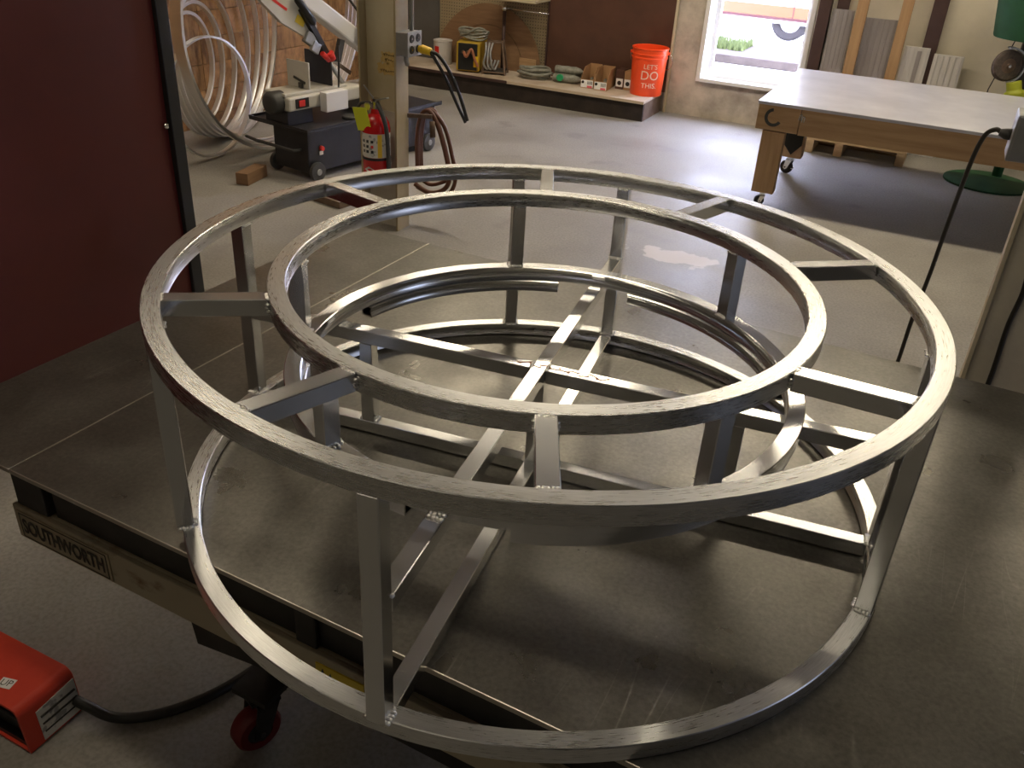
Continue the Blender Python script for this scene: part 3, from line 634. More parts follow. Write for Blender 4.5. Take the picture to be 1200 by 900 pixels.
for par, x0, x1, z, k in ((n1, -2.066, -2.0, 0.868, 6), (n1, -2.056, -2.01, 0.845, 4), (n2, -2.085, -1.98, 0.793, 9)):
    pts = []
    for i in range(k * 6 + 1):
        t = i / (k * 6); pts.append((x0 + (x1 - x0) * t + 0.003 * math.sin(t * k * 5.1), 2.6798, z + 0.007 * math.sin(t * k * 2 * PI) * (0.6 + 0.4 * math.sin(7 * t))))
    bm = bmesh.new(); tube(bm, pts, 0.0013, 4); link('handwriting', bm, 'ink', par)
# outlet box on the column with plug and cable
ob = thing('outlet_box', 'grey metal outlet box with conduit on the cream column', 'electrical box', (-1.954, 2.68, 0.938))
bm = bmesh.new(); box(bm, 0.0005, 0.066, -0.06, 0.06, -0.054, 0.052, 0, 0.003); link('box_body', bm, 'grey_box', ob)
bm = bmesh.new(); box(bm, 0.0665, 0.0695, -0.063, 0.063, -0.057, 0.055, 0, 0.001); link('cover_plate', bm, 'grey_box', ob)
for y in (-0.028, 0.028):
    for z in (-0.026, 0.024):
        bm = bmesh.new(); lathe(bm, [(0, 0.004), (0.017, 0.004), (0.019, 0)], 18, Matrix.Translation((0.0697, y, z)) @ Matrix.Rotation(PI / 2, 4, 'Y')); sk = link('socket', bm, 'black', ob)
        bm = bmesh.new(); box(bm, 0.0738, 0.0748, y - 0.003, y + 0.003, z - 0.004, z + 0.004); link('socket_pin', bm, 'chrome', sk)
bm = bmesh.new(); tube(bm, [(0.033, 0.03, 0.0525), (0.033, 0.03, 2.6)], 0.011, 12); link('conduit', bm, 'grey_box', ob)
bm = bmesh.new(); tube(bm, [(0.033, -0.02, -0.055), (0.033, -0.02, -0.075), (0.028, 0.0, -0.10)], 0.012, 10); link('cable_gland', bm, 'grey_box', ob)
pg = thing('plug', 'yellow plug on a black cable in the column outlet box', 'plug', (-1.879, 2.712, 0.912))
bm = bmesh.new(); tube(bm, [(0.0, 0, 0), (0.012, 0, 0), (0.014, 0, 0), (0.062, 0.004, -0.008)], [0.016, 0.016, 0.021, 0.018], 14); link('plug_body', bm, 'yellow', pg, 40)
bm = bmesh.new(); tube(bm, smooth_path([(0.060, 0.004, -0.008), (0.10, 0.01, -0.02), (0.15, 0.03, -0.09), (0.20, 0.05, -0.20), (0.235, 0.07, -0.32)]), 0.009, 8)
tube(bm, smooth_path([(0.060, 0.004, -0.010), (0.09, 0.0, -0.04), (0.135, 0.02, -0.12), (0.185, 0.04, -0.23), (0.225, 0.07, -0.33)]), 0.008, 8); link('cable', bm, 'cable', pg)
# fire extinguisher in the column recess
ex = thing('fire_extinguisher', 'red fire extinguisher with fluorescent tag hanging on the cream column', 'fire extinguisher', (-2.045, 2.575, 0.27))
bm = bmesh.new(); lathe(bm, [(0, 0.0), (0.066, 0.0), (0.070, 0.008), (0.070, 0.265), (0.066, 0.295), (0.050, 0.322), (0.026, 0.338), (0.022, 0.36), (0, 0.36)], 32); link('cylinder', bm, 'ext_red', ex, 40)
bm = bmesh.new(); lathe(bm, [(0.0705, 0.118), (0.0722, 0.118), (0.0722, 0.130), (0.0705, 0.130)], 32, None, 0, True); link('black_band', bm, 'black', ex, 40)
def wrap(bm, r, a0, a1, z0, z1, n=10):
    A = [[bm.verts.new((r * math.cos(R(a0 + (a1 - a0) * i / n)), r * math.sin(R(a0 + (a1 - a0) * i / n)), z)) for z in (z0, z1)] for i in range(n + 1)]
    for i in range(n): bm.faces.new((A[i][0], A[i + 1][0], A[i + 1][1], A[i][1]))
bm = bmesh.new(); wrap(bm, 0.0712, -165, 20, 0.132, 0.25, 16); lb = link('instruction_label', bm, 'label', ex, 40)
bm = bmesh.new(); wrap(bm, 0.0718, -52, -34, 0.134, 0.248, 4); link('yellow_strip', bm, 'yellow', lb)
for a in (-120, -100, -80):
    for z in (0.155, 0.18, 0.205):
        bm = bmesh.new(); wrap(bm, 0.0716, a, a + 11, z, z + 0.014, 3); link('pictogram', bm, 'red_dot' if (a, z) == (-80, 0.18) else 'black', lb)
bm = bmesh.new(); f = [(-112, 0.072), (-90, 0.088), (-62, 0.070), (-90, 0.054)]
bm.faces.new([bm.verts.new((0.0712 * math.cos(R(a)), 0.0712 * math.sin(R(a)) - 0.003, z)) for a, z in f]); link('diamond_label', bm, 'label', ex)
bm = bmesh.new(); tube(bm, [(0, 0, 0.355), (0, 0, 0.395)], 0.020, 14); box(bm, -0.016, 0.016, -0.02, 0.02, 0.38, 0.41, 0, 0.003); link('valve', bm, 'chrome', ex, 40)
bm = bmesh.new(); bar(bm, (-0.01, 0, 0.405), (-0.045, -0.03, 0.47), 0.016, 0.006); bar(bm, (0.0, -0.005, 0.40), (0.085, -0.02, 0.425), 0.02, 0.008); link('handle', bm, 'grey_box', ex)
bm = bmesh.new(); tube(bm, [(-0.028, -0.024, 0.372), (-0.028, -0.034, 0.372)], 0.019, 14); link('gauge', bm, 'chrome', ex)
bm = bmesh.new(); tube(bm, smooth_path([(0.015, -0.01, 0.39), (0.05, -0.03, 0.36), (0.078, -0.035, 0.30), (0.085, -0.03, 0.22), (0.083, -0.02, 0.10), (0.08, -0.01, 0.03)]), 0.011, 10); link('hose', bm, 'saw_dark', ex)
bm = bmesh.new(); tube(bm, smooth_path([(-0.015, 0, 0.385), (-0.07, -0.02, 0.38), (-0.09, -0.025, 0.34), (-0.092, -0.03, 0.29)]), 0.007, 8); link('hanger_strap', bm, 'saw_dark', ex)
bm = bmesh.new(); box(bm, -0.043, 0.038, -0.0008, 0.0008, -0.118, 0.0, mtx=Matrix.Translation((-0.035, -0.086, 0.375)) @ Matrix.Rotation(R(-6), 4, 'Y') @ Matrix.Rotation(R(12), 4, 'X')); tg = link('inspection_tag', bm, 'tag', ex); tg['label'] = 'fluorescent yellow inspection tag'
# brown hose looped on a hook behind the column
hs = thing('air_hose', 'brown rubber hose looped on a hook beside the column', 'hose', (-1.90, 2.80, 0))
bm = bmesh.new(); bar(bm, (-0.053, -0.08, 0.585), (0.06, -0.03, 0.585), 0.012, 0.02); link('hook', bm, 'rust', hs)
for k, (dx, low) in enumerate(((0.0, 0.21), (0.025, 0.19), (-0.02, 0.24))):
    bm = bmesh.new(); tube(bm, smooth_path([(-0.06, 0.03 + 0.02 * k, 0.25), (-0.045, 0.02 * k, 0.45), (-0.02, 0.02 * k, 0.575), (0.03, 0.02 * k, 0.60), (0.08 + dx, 0.02 * k, 0.53), (0.125 + dx, 0.02 * k, 0.40), (0.150 + dx, 0.02 * k, 0.28), (0.115 + dx, 0.02 * k, low), (0.03 + dx, 0.02 * k, low - 0.03), (-0.06, 0.02 * k, low)]), 0.0105 if k else 0.012, 8); link('hose_loop', bm, 'hose', hs)
bm = bmesh.new(); tube(bm, [(0.055, -0.02, 0.56), (0.06, -0.02, 0.48)], 0.014, 10); link('hose_coupling', bm, 'rust', hs)

# near column on the right with power box and cords
col2 = h_column('column', 0.692, 0.94, 1.30, 1.352, 0.010, 0.026, 'cream_col', 'col_grey')
pb = thing('power_box', 'grey galvanised power box on the side of the right hand column', 'electrical box', (0.691, 1.356, 1.166))
bm = bmesh.new(); box(bm, -0.066, -0.0005, -0.055, 0.055, -0.052, 0.056, 0, 0.004); link('box_body', bm, 'grey_box', pb)
bm = bmesh.new(); box(bm, -0.060, -0.004, -0.0585, -0.0555, -0.048, 0.052, 0, 0.001); link('cover_plate', bm, 'grey_box', pb)
for x, y in ((-0.045, -0.03), (-0.02, -0.03), (-0.045, 0.02)):
    bm = bmesh.new(); tube(bm, [(x, y, 0.0565), (x, y, 0.066), (x, y, 0.07)], [0.010, 0.010, 0.004], 10); link('knob', bm, 'chrome', pb)
bm = bmesh.new(); tube(bm, [(-0.0665, 0, 0.0), (-0.078, 0, 0.0), (-0.092, 0, 0.002)], [0.014, 0.013, 0.008], 12); link('cable_gland', bm, 'saw_dark', pb)
bm = bmesh.new(); tube(bm, smooth_path([(0.602, 1.36, 1.168), (0.590, 1.37, 1.170), (0.572, 1.39, 1.150), (0.562, 1.42, 1.09), (0.557, 1.46, 0.98), (0.553, 1.5, 0.85), (0.549, 1.52, 0.72), (0.540, 1.53, 0.58), (0.536, 1.53, 0.42), (0.52, 1.55, 0.2), (0.50, 1.6, 0.03), (0.40, 1.75, 0.0095), (0.1, 1.9, 0.0095)]), 0.006, 8)
tag(link('power_lead', bm, 'cable'), 'black power cord hanging from the right power box to the floor', 'cord')
bm = bmesh.new(); tube(bm, smooth_path([(0.80, 1.310, 2.0), (0.80, 1.310, 1.5), (0.795, 1.310, 1.2), (0.775, 1.310, 1.02), (0.757, 1.310, 0.90), (0.764, 1.310, 0.80), (0.758, 1.310, 0.70), (0.762, 1.310, 0.55), (0.755, 1.310, 0.35), (0.75, 1.36, 0.02), (0.78, 1.30, 0.0095)]), 0.0065, 8)
tag(link('column_cable', bm, 'cable'), 'thin black cable running down the face of the right hand column', 'cable')

# ------------------------------------------------------------------ long low shelf and what stands on it
sh = thing('low_shelf', 'long low display shelf with dark front along the back wall', 'shelf', (-2.9, 5.85, 0))
SZ = 0.162
bm = bmesh.new(); box(bm, -1.33, 1.19, 0.02, 0.04, 0.0, SZ - 0.021); link('front_board', bm, 'shelf_dark', sh)
bm = bmesh.new(); box(bm, 1.175, 1.192, 0.041, 0.475, 0.0, SZ - 0.021); ep = link('end_panel', bm, 'rust', sh)
bm = bmesh.new(); box(bm, -1.33, -0.035, 0.012, 0.475, SZ - 0.020, SZ, 0, 0.002); tbp = link('top_board', bm, 'shelf_top', sh)
bm = bmesh.new(); box(bm, -1.33, -0.037, 0.0, 0.0115, SZ - 0.024, SZ - 0.001, 0, 0.002); link('edge_strip', bm, 'brown_post', tbp)
bm = bmesh.new(); box(bm, -0.033, 1.195, 0.012, 0.475, SZ - 0.020, SZ, 0, 0.002); tbp = link('top_board', bm, 'shelf_top', sh)
bm = bmesh.new(); box(bm, -0.033, 1.195, 0.0, 0.0115, SZ - 0.024, SZ - 0.001, 0, 0.002); link('edge_strip', bm, 'shelf_edge', tbp)
SZ += 0.0005
# orange pail
bk = thing('bucket', 'orange plastic bucket with white lettering on the right end of the low shelf', 'bucket', (-1.80, 6.165, SZ))
bm = bmesh.new(); lathe(bm, [(0, 0.0), (0.126, 0.0), (0.130, 0.006), (0.1415, 0.285), (0.147, 0.287), (0.147, 0.297), (0.143, 0.299), (0.144, 0.315), (0.149, 0.317), (0.149, 0.326), (0.145, 0.328), (0.146, 0.357), (0.151, 0.36), (0.151, 0.368), (0.146, 0.37), (0.142, 0.366), (0.128, 0.012), (0, 0.010)], 48); link('pail_body', bm, 'pail', bk, 40)
bm = bmesh.new(); A = math.atan2(-7.3, 2.27)
d = Vector((math.cos(A + PI / 2), math.sin(A + PI / 2), 0)); n_ = Vector((math.cos(A), math.sin(A), 0))
pts = [d * (0.158 * math.cos(t)) * 1.0 + n_ * (0.02 + 0.11 * math.sin(t) * 0.3) + Vector((0, 0, 0.335 - 0.15 * math.sin(t) ** 0.8 if t < PI else 0.335)) for t in [i * PI / 24 for i in range(25)]]
pts = [d * 0.155 + Vector((0, 0, 0.325)), d * 0.175 + n_ * 0.01 + Vector((0, 0, 0.30)), d * 0.185 + n_ * 0.0 + Vector((0, 0, 0.25)), d * 0.172 - n_ * 0.02 + Vector((0, 0, 0.21)), d * 0.145 - n_ * 0.06 + Vector((0, 0, 0.19)), d * 0.05 - n_ * 0.155 + Vector((0, 0, 0.185)), -d * 0.10 - n_ * 0.13 + Vector((0, 0, 0.20)), -d * 0.150 - n_ * 0.05 + Vector((0, 0, 0.26)), -d * 0.155 + Vector((0, 0, 0.325))]
tube(bm, smooth_path(pts, 5), 0.0025, 6); link('bail_handle', bm, 'chrome', bk)
bm = bmesh.new()
for s in (-1, 1): tube(bm, [d * s * 0.146 + Vector((0, 0, 0.325)), d * s * 0.160 + Vector((0, 0, 0.325))], 0.012, 10)
link('handle_ear', bm, 'pail', bk)
def on_pail(zc, k=1.0):
    class F:
        sub = True
        def __call__(s, x, y):
            z = zc + y; r = 0.130 + 0.0115 * (z / 0.285) + 0.0012; a = A + 0.13 + x * k / r
            return (r * math.cos(a), r * math.sin(a), z)
    return F()
textmesh("LET'S", 0.052, on_pail(0.232), 'lettering', 'pail_print', bk)
textmesh('DO', 0.098, on_pail(0.163, 1.0), 'lettering', 'pail_print', bk)
textmesh('THIS.', 0.056, on_pail(0.085), 'lettering', 'pail_print', bk)
# two open cardboard bins and two little cartons
def bin_box(x, y, lab):
    t = thing('bin_box', lab, 'box', (x, y, SZ), 0.10, None)
    bm = bmesh.new(); W, D, th = 0.055, 0.26, 0.004
    box(bm, -W, W, 0, D, 0, th)
    for s in (-1, 1):
        P = [(0, th), (D, th), (D, 0.155), (0.10, 0.155), (0.045, 0.12), (0.0, 0.07)]
        V = [[bm.verts.new((s * W - s * k * th, a, b)) for a, b in P] for k in (0, 1)]
        bm.faces.new(V[0]); bm.faces.new(V[1])
        for i in range(6): bm.faces.new((V[0][i], V[0][(i + 1) % 6], V[1][(i + 1) % 6], V[1][i]))
    box(bm, -W + th, W - th, D - th, D, th, 0.16); box(bm, -W + th, W - th, 0, th, th, 0.07)
    link('carton', bm, 'card', t)
    bm = bmesh.new(); box(bm, -W + 0.003, W - 0.003, -0.0014, -0.0003, 0.006, 0.066); l = link('bin_label', bm, 'white', t)
    bm = bmesh.new(); box(bm, 0.002, 0.046, -0.0024, -0.0015, 0.006, 0.022); link('pink_sticker', bm, 'pink', l)
    bm = bmesh.new(); lathe(bm, [(0, 0), (0.012, 0.0), (0.012, 0.001), (0, 0.001)], 14, Matrix.Translation((-0.036, -0.0015, 0.048)) @ Matrix.Rotation(PI / 2, 4, 'X')); link('emblem', bm, 'black', l)
    bm = bmesh.new()
    for i in range(5): box(bm, 0.004 + i * 0.009, 0.008 + i * 0.009, -0.0024, -0.0015, 0.030, 0.058)
    link('bar_print', bm, 'saw_dark', l)
    for i in range(7):
        bm = bmesh.new(); tube(bm, [(random.uniform(-.03, .03), random.uniform(0.03, 0.1), 0.012 + 0.006 * i), (random.uniform(-.03, .03), random.uniform(0.15, 0.24), 0.02 + 0.006 * i)], 0.011, 6); link('contents', bm, 'glass_dust', t)
bin_box(-2.275, 6.035, 'left of two open cardboard parts bins with white label on the low shelf')
bin_box(-2.150, 6.022, 'right of two open cardboard parts bins with white label on the low shelf')
for x, lab, hh in ((-2.045, 'small brown carton with white label between the bins and bucket', 0.155), (-1.972, 'small pale carton partly hidden behind the orange bucket', 0.15)):
    t = thing('small_carton', lab, 'box', (x, 6.25, SZ), 0.0)
    bm = bmesh.new(); box(bm, -0.034, 0.034, -0.06, 0.06, 0, hh, 0, 0.002); link('carton', bm, 'brown' if hh > 0.152 else 'card', t)
    bm = bmesh.new(); box(bm, -0.03, 0.03, -0.0615, -0.0605, 0.02, 0.085); l = link('white_label', bm, 'white', t)
    bm = bmesh.new(); lathe(bm, [(0, 0), (0.018, 0), (0.018, 0.001), (0, 0.001)], 14, Matrix.Translation((0, -0.0617, 0.05)) @ Matrix.Rotation(PI / 2, 4, 'X')); link('emblem', bm, 'black', l)
# bagged bottles and coil
t = thing('bottle_pack', 'clear plastic pack of bottles with green cap lying on the low shelf', 'bottles', (-2.50, 6.17, SZ), 0.1)
for k, (y, z, s) in enumerate(((-0.045, 0.037, 1), (0.045, 0.036, -1), (0.0, 0.095, 1))):
    bm = bmesh.new(); lathe(bm, [(0, -0.12), (0.030, -0.12), (0.035, -0.105), (0.033, -0.06), (0.036, -0.02), (0.033, 0.02), (0.036, 0.06), (0.026, 0.10), (0.012, 0.12), (0.012, 0.128), (0, 0.128)], 18, Matrix.Translation((0, y, z)) @ Matrix.Rotation(s * PI / 2, 4, 'Y')); link('bottle', bm, 'glass_dust', t, 50)
bm = bmesh.new(); lathe(bm, [(0, -0.014), (0.028, -0.014), (0.031, 0), (0.028, 0.014), (0, 0.014)], 18, Matrix.Translation((-0.05, -0.088, 0.045)) @ Matrix.Rotation(PI / 2, 4, 'X')); link('green_cap', bm, 'green_cap', t, 40)
t = thing('wire_coil', 'plastic wrapped coil of dusty cable on the low shelf', 'cable coil', (-2.80, 6.13, SZ), 0.2)
for k in range(5):
    bm = bmesh.new(); r = 0.085 + 0.012 * (k % 3); tube(bm, [(r * 1.35 * math.cos(i * PI / 12 + k), r * math.sin(i * PI / 12 + k), 0.018 + 0.015 * k + 0.006 * math.sin(3 * i * PI / 12 + k)) for i in range(24)], 0.013, 7, True); link('coil_turn', bm, 'glass_dust', t)
# paint can, welder with cable, cage stand, bar with knob
t = thing('paint_can', 'dusty white paint can with red label at the left end of the low shelf', 'can', (-3.745, 6.17, SZ))
bm = bmesh.new(); lathe(bm, [(0, 0), (0.080, 0), (0.083, 0.005), (0.083, 0.19), (0.087, 0.193), (0.087, 0.202), (0.08, 0.205), (0.078, 0.198), (0, 0.198)], 28); link('can_body', bm, 'pale_panel', t, 40)
bm = bmesh.new(); wrap(bm, 0.0838, -120, -85, 0.095, 0.155, 5); link('red_label', bm, 'red', t)
bm = bmesh.new(); wrap(bm, 0.0836, -125, -92, 0.03, 0.094, 5); link('white_label', bm, 'white', t)
t = thing('welder', 'yellow and black portable welding machine on the low shelf', 'welder', (-3.40, 6.08, SZ), 0.25)
bm = bmesh.new(); box(bm, -0.105, 0.105, -0.14, 0.16, 0.01, 0.25, 0, 0.012); link('case', bm, 'welder_yellow', t)
bm = bmesh.new(); box(bm, -0.085, 0.085, -0.147, -0.1405, 0.02, 0.24, 0, 0.003); fp = link('front_panel', bm, 'black', t)
for x, z in ((-0.04, 0.17), (0.04, 0.17), (0.0, 0.17)):
    bm = bmesh.new(); tube(bm, [(x, -0.1475, z), (x, -0.162, z)], 0.014, 10); link('terminal', bm, 'rust', fp)
for y in (-0.1, 0.12):
    bm = bmesh.new(); box(bm, -0.09, 0.09, y - 0.012, y + 0.012, 0.0, 0.0095); link('foot', bm, 'black', t)
bm = bmesh.new(); tube(bm, smooth_path([(-0.03, -0.16, 0.17), (0.0, -0.19, 0.14), (0.04, -0.18, 0.20), (0.07, -0.17, 0.12), (0.10, -0.165, 0.06)]), 0.012, 8); link('weld_lead', bm, 'copper', t)
bm = bmesh.new(); box(bm, 0.055, 0.095, -0.1495, -0.1475, 0.05, 0.14); link('side_patch', bm, 'yellow', t)
bm = bmesh.new()
for k in range(4):
    tube(bm, [(-3.39 + (0.12 + 0.008 * k) * math.cos(i * PI / 10), 6.09 + (0.09 - 0.008 * k) * math.sin(i * PI / 10), SZ + 0.274 + 0.018 * k + 0.012 * math.sin(2 * i * PI / 10 + k)) for i in range(20)], 0.0095, 7, True)
tube(bm, smooth_path([(-3.48, 6.02, SZ + 0.29), (-3.40, 6.0, SZ + 0.315), (-3.32, 6.03, SZ + 0.36), (-3.26, 6.06, SZ + 0.345)]), 0.010, 7)
tag(link('welding_cable', bm, 'glass_dust'), 'grey cable coiled on top of the yellow and black welder', 'cable')
t = thing('cage_stand', 'rusty tapered steel cage stand beside the welder', 'stand', (-3.165, 6.08, SZ), 0.3)
bt = [(-0.10, -0.08), (0.10, -0.08), (0.10, 0.09), (-0.10, 0.09)]; tp = [(-0.06, -0.03), (0.06, -0.03), (0.06, 0.04), (-0.06, 0.04)]
for a, b in zip(bt, tp):
    bm = bmesh.new(); bar(bm, (*a, 0.0), (*b, 0.275), 0.014, 0.014); link('leg', bm, 'rust', t)
for P, z in ((bt, 0.02), (tp, 0.26)):
    bm = bmesh.new()
    for i in range(4): bar(bm, (*P[i], z), (*P[(i + 1) % 4], z), 0.012, 0.012)
    link('hoop', bm, 'rust', t)
bm = bmesh.new(); box(bm, -0.09, 0.09, -0.07, 0.08, 0.024, 0.034); link('tray', bm, 'saw_dark', t)
bm = bmesh.new()
for k in range(3): tube(bm, smooth_path([(-0.075 + 0.03 * k, -0.06, 0.26), (-0.07 + 0.02 * k, -0.09, 0.18), (-0.085 + 0.035 * k, -0.095, 0.09), (-0.05 + 0.03 * k, -0.07, 0.045), (-0.02 + 0.03 * k, -0.05, 0.12)]), 0.010, 7)
link('hung_cable', bm, 'grey_box', t)
t = thing('slide_bar', 'upright dark bar with chrome knob and long cross handle by the pegboard', 'tool', (-3.155, 6.20, SZ))
bm = bmesh.new(); tube(bm, [(0, 0, 0.0), (0, 0, 0.50)], 0.016, 12); link('upright', bm, 'brown_post', t)
bm = bmesh.new(); lathe(bm, [(0, -0.03), (0.022, -0.022), (0.03, 0), (0.022, 0.022), (0, 0.03)], 18, Matrix.Translation((0, 0, 0.525))); link('knob', bm, 'chrome', t, 60)
bm = bmesh.new(); tube(bm, [(0.028, 0, 0.522), (0.40, 0.05, 0.51)], 0.008, 8); link('cross_handle', bm, 'chrome', t)

# pegboard, plywood half disc, offcut and wall shelf
def peg_mat():
    m = MT['peg']; nt = m.node_tree; N = nt.nodes; L = nt.links; b = N['Principled BSDF']
    tc = N.new('ShaderNodeTexCoord'); sx = N.new('ShaderNodeSeparateXYZ'); L.new(tc.outputs['Object'], sx.inputs[0]); ds = []
    for ax in ('X', 'Z'):
        q = N.new('ShaderNodeMath'); q.operation = 'PINGPONG'; q.inputs[1].default_value = 0.0127; L.new(sx.outputs[ax], q.inputs[0])
        s = N.new('ShaderNodeMath'); s.operation = 'POWER'; s.inputs[1].default_value = 2; L.new(q.outputs[0], s.inputs[0]); ds.append(s)
    a = N.new('ShaderNodeMath'); a.operation = 'ADD'; L.new(ds[0].outputs[0], a.inputs[0]); L.new(ds[1].outputs[0], a.inputs[1])
    c = N.new('ShaderNodeMath'); c.operation = 'LESS_THAN'; c.inputs[1].default_value = 0.0045 ** 2; L.new(a.outputs[0], c.inputs[0])
    src = b.inputs['Base Color'].links[0].from_socket
    mx = N.new('ShaderNodeMixRGB'); mx.inputs['Color2'].default_value = (0.06, 0.045, 0.03, 1); L.new(c.outputs[0], mx.inputs['Fac']); L.new(src, mx.inputs['Color1']); L.new(mx.outputs['Color'], b.inputs['Base Color'])
peg_mat()
bm = bmesh.new(); box(bm, -3.883, -2.803, YB - 0.012, YB - 0.002, 0.165, 2.2); tag(link('pegboard', bm, 'peg'), 'tan perforated pegboard on the back wall above the shelf', 'pegboard')
t = thing('plywood_disc', 'large brown plywood half disc leaning on the pegboard', 'plywood', (-3.36, 6.29, SZ))
bm = bmesh.new(); P = [(0.53 * math.cos(R(a)), 0.53 * math.sin(R(a))) for a in range(0, 181, 6)]
V = [[bm.verts.new((x, yy + z * 0.07, z)) for x, z in P] for yy in (0.0, 0.012)]
bm.faces.new(V[0]); bm.faces.new(V[1])
for i in range(len(P)): bm.faces.new((V[0][i], V[0][(i + 1) % len(P)], V[1][(i + 1) % len(P)], V[1][i]))
link('half_disc', bm, 'ply', t)
bm = bmesh.new(); tube(bm, [(0.36 * math.cos(R(a)), -0.0015 + 0.36 * math.sin(R(a)) * 0.07, 0.36 * math.sin(R(a))) for a in range(0, 181, 6)], 0.0022, 4); link('scribed_arc', bm, 'ink', t)
bm = bmesh.new(); box(bm, -3.02, -2.86, 6.262, 6.275, SZ, SZ + 0.125, 0, 0.001); tag(link('board_offcut', bm, 'lumber_x'), 'pale wood offcut standing against the pegboard', 'offcut')
bm = bmesh.new(); box(bm, -3.23, -2.79, 6.02, YB - 0.013, 0.765, 0.79, 0, 0.003); tag(link('wall_shelf', bm, 'cream_col'), 'cream board shelf high on the pegboard', 'shelf')

# ------------------------------------------------------------------ work bench with casters
wb = thing('workbench', 'low rolling pine workbench with worn grey plywood top near the window', 'workbench', (-0.505, 4.22, 0))
BL, BD, BZ = 2.1, 1.30, 0.615
bm = bmesh.new(); box(bm, -0.006, BL, -0.012, BD, BZ - 0.018, BZ, 0, 0.002); link('bench_top', bm, 'bench_top', wb)
bm = bmesh.new(); box(bm, 0.0, 0.242, 0.0, 0.04, BZ - 0.16, BZ - 0.0185, 0, 0.003); fr1 = link('front_rail', bm, 'lumber_x', wb)
bm = bmesh.new(); box(bm, 0.246, BL, 0.0, 0.04, BZ - 0.165, BZ - 0.0185, 0, 0.003); link('front_rail', bm, 'lumber_x', wb)
bm = bmesh.new(); ring(bm, 0.052, 0.018, 0.0008, 0.0008, 100, 330, ch=0.0001); bmesh.ops.transform(bm, matrix=Matrix.Translation((0.095, -0.001, BZ - 0.085)) @ Matrix.Rotation(PI / 2, 4, 'X'), verts=bm.verts); link('burn_mark', bm, ['saw_dark', 'saw_dark'], fr1)
for x, z in ((0.245, BZ - 0.05), (0.262, BZ - 0.06)):
    bm = bmesh.new(); tube(bm, smooth_path([(x - 0.008, -0.003, z - 0.03), (x - 0.004, -0.004, z), (x + 0.006, -0.004, z), (x + 0.004, -0.003, z - 0.03)], 4), 0.003, 5); link('staple', bm, 'chrome', fr1)
bm = bmesh.new(); box(bm, 0.0, BL, BD - 0.05, BD - 0.01, BZ - 0.16, BZ - 0.0185, 0, 0.003); link('back_rail', bm, 'lumber_x', wb)
for x in (0.0, BL - 0.04):
    bm = bmesh.new(); box(bm, x, x + 0.04, 0.0405, BD - 0.0505, BZ - 0.16, BZ - 0.0185, 0, 0.003); link('end_rail', bm, 'lumber', wb)
for x, y in ((0.045, 0.0), (BL - 0.175, 0.0), (0.045, BD - 0.16), (BL - 0.175, BD - 0.16)):
    bm = bmesh.new(); yy = 0.0
    if y == 0: box(bm, x, x + 0.13, 0.002, 0.075, 0.085, BZ - 0.166, 0, 0.004)
    else: box(bm, x, x + 0.145, y - 0.33 + 0.0, y - 0.23, 0.12, BZ - 0.02, 0, 0.004)
    lg = link('leg', bm, 'lumber', wb)
    cx, cy, cz = (x + 0.065, 0.04, 0.084) if y == 0 else (x + 0.075, y - 0.28, 0.119)
    caster(lg, (cx, cy, cz), R(200) if y == 0 else R(160), 0.030 if y == 0 else 0.044, 0.026, 'black_rough', 'chrome', 'caster', y != 0)
    if y != 0:
        bm = bmesh.new(); P = [(x - 0.0 + 0.012, BZ - 0.17), (x + 0.135, BZ - 0.17), (x + 0.135, 0.21), (x + 0.075, 0.14), (x + 0.012, 0.21)]
        V = [[bm.verts.new((a, y - 0.33 - d, b)) for a, b in P] for d in (0.0005, 0.002)]; bm.faces.new(V[0]); bm.faces.new(V[1])
        for i in range(5): bm.faces.new((V[0][i], V[0][(i + 1) % 5], V[1][(i + 1) % 5], V[1][i]))
        link('black_pad', bm, 'black_rough', lg)
# pallet under the bench
pt = thing('pallet', 'wooden pallet on the floor beneath the workbench', 'pallet', (-0.40, 5.77, 0))
for y in (0.0, 0.10, 0.20, 0.30):
    bm = bmesh.new(); box(bm, 0, 0.70, y, y + 0.09, 0.092, 0.112, 0, 0.002); link('deck_board', bm, 'pallet', pt)
    for x in (0.0, 0.21, 0.64):
        bm = bmesh.new(); box(bm, x, x + 0.06, y, y + 0.09, 0.014 if y > 0.25 else 0.0, 0.0915, 0, 0.002); link('block', bm, 'pallet', pt)
    if y > 0.25: bm = bmesh.new(); box(bm, 0, 0.70, y, y + 0.09, 0, 0.0135, 0, 0.002); link('bottom_board', bm, 'pallet', pt)
for x in (0.10, 0.34, 0.55):
    bm = bmesh.new(); box(bm, x, x + 0.05, 0.02, 0.38, 0.1125, 0.122, 0, 0.002); link('packing_strip', bm, 'saw_dark', pt)
# sheets and lumber leaning against the back wall
def lean(name, lab, cat, x0, x1, ztop, dy, th, m, z0=0.0, ribs=0, grp=None):
    o = thing(name, lab, cat, ((x0 + x1) / 2, YB - 0.004, z0), 0, grp); W = (x1 - x0) / 2
    k = Matrix.Shear('XY', 4, (0, 0)); Hh = ztop - z0
    bm = bmesh.new(); box(bm, -W, W, -th, 0, 0, Hh, 0, 0.0015)
    for v in bm.verts: v.co.y -= dy * (1 - v.co.z / Hh)
    link('sheet' if ribs or th < 0.03 else 'board', bm, m, o)
    for i in range(ribs):
        x = -W + (i + 0.5) * 2 * W / ribs; bm = bmesh.new(); box(bm, x - W / ribs * 0.35, x + W / ribs * 0.35, -th - 0.006, -th - 0.0002, 0.005, Hh - 0.005, 0, 0.002)
        for v in bm.verts: v.co.y -= dy * (1 - v.co.z / Hh)
        link('rib', bm, m, o)
    return o
lean('window_post', 'dark brown steel post at the right side of the window', 'post', -0.575, -0.49, 3.55, 0.0, 0.09, 'brown_post')
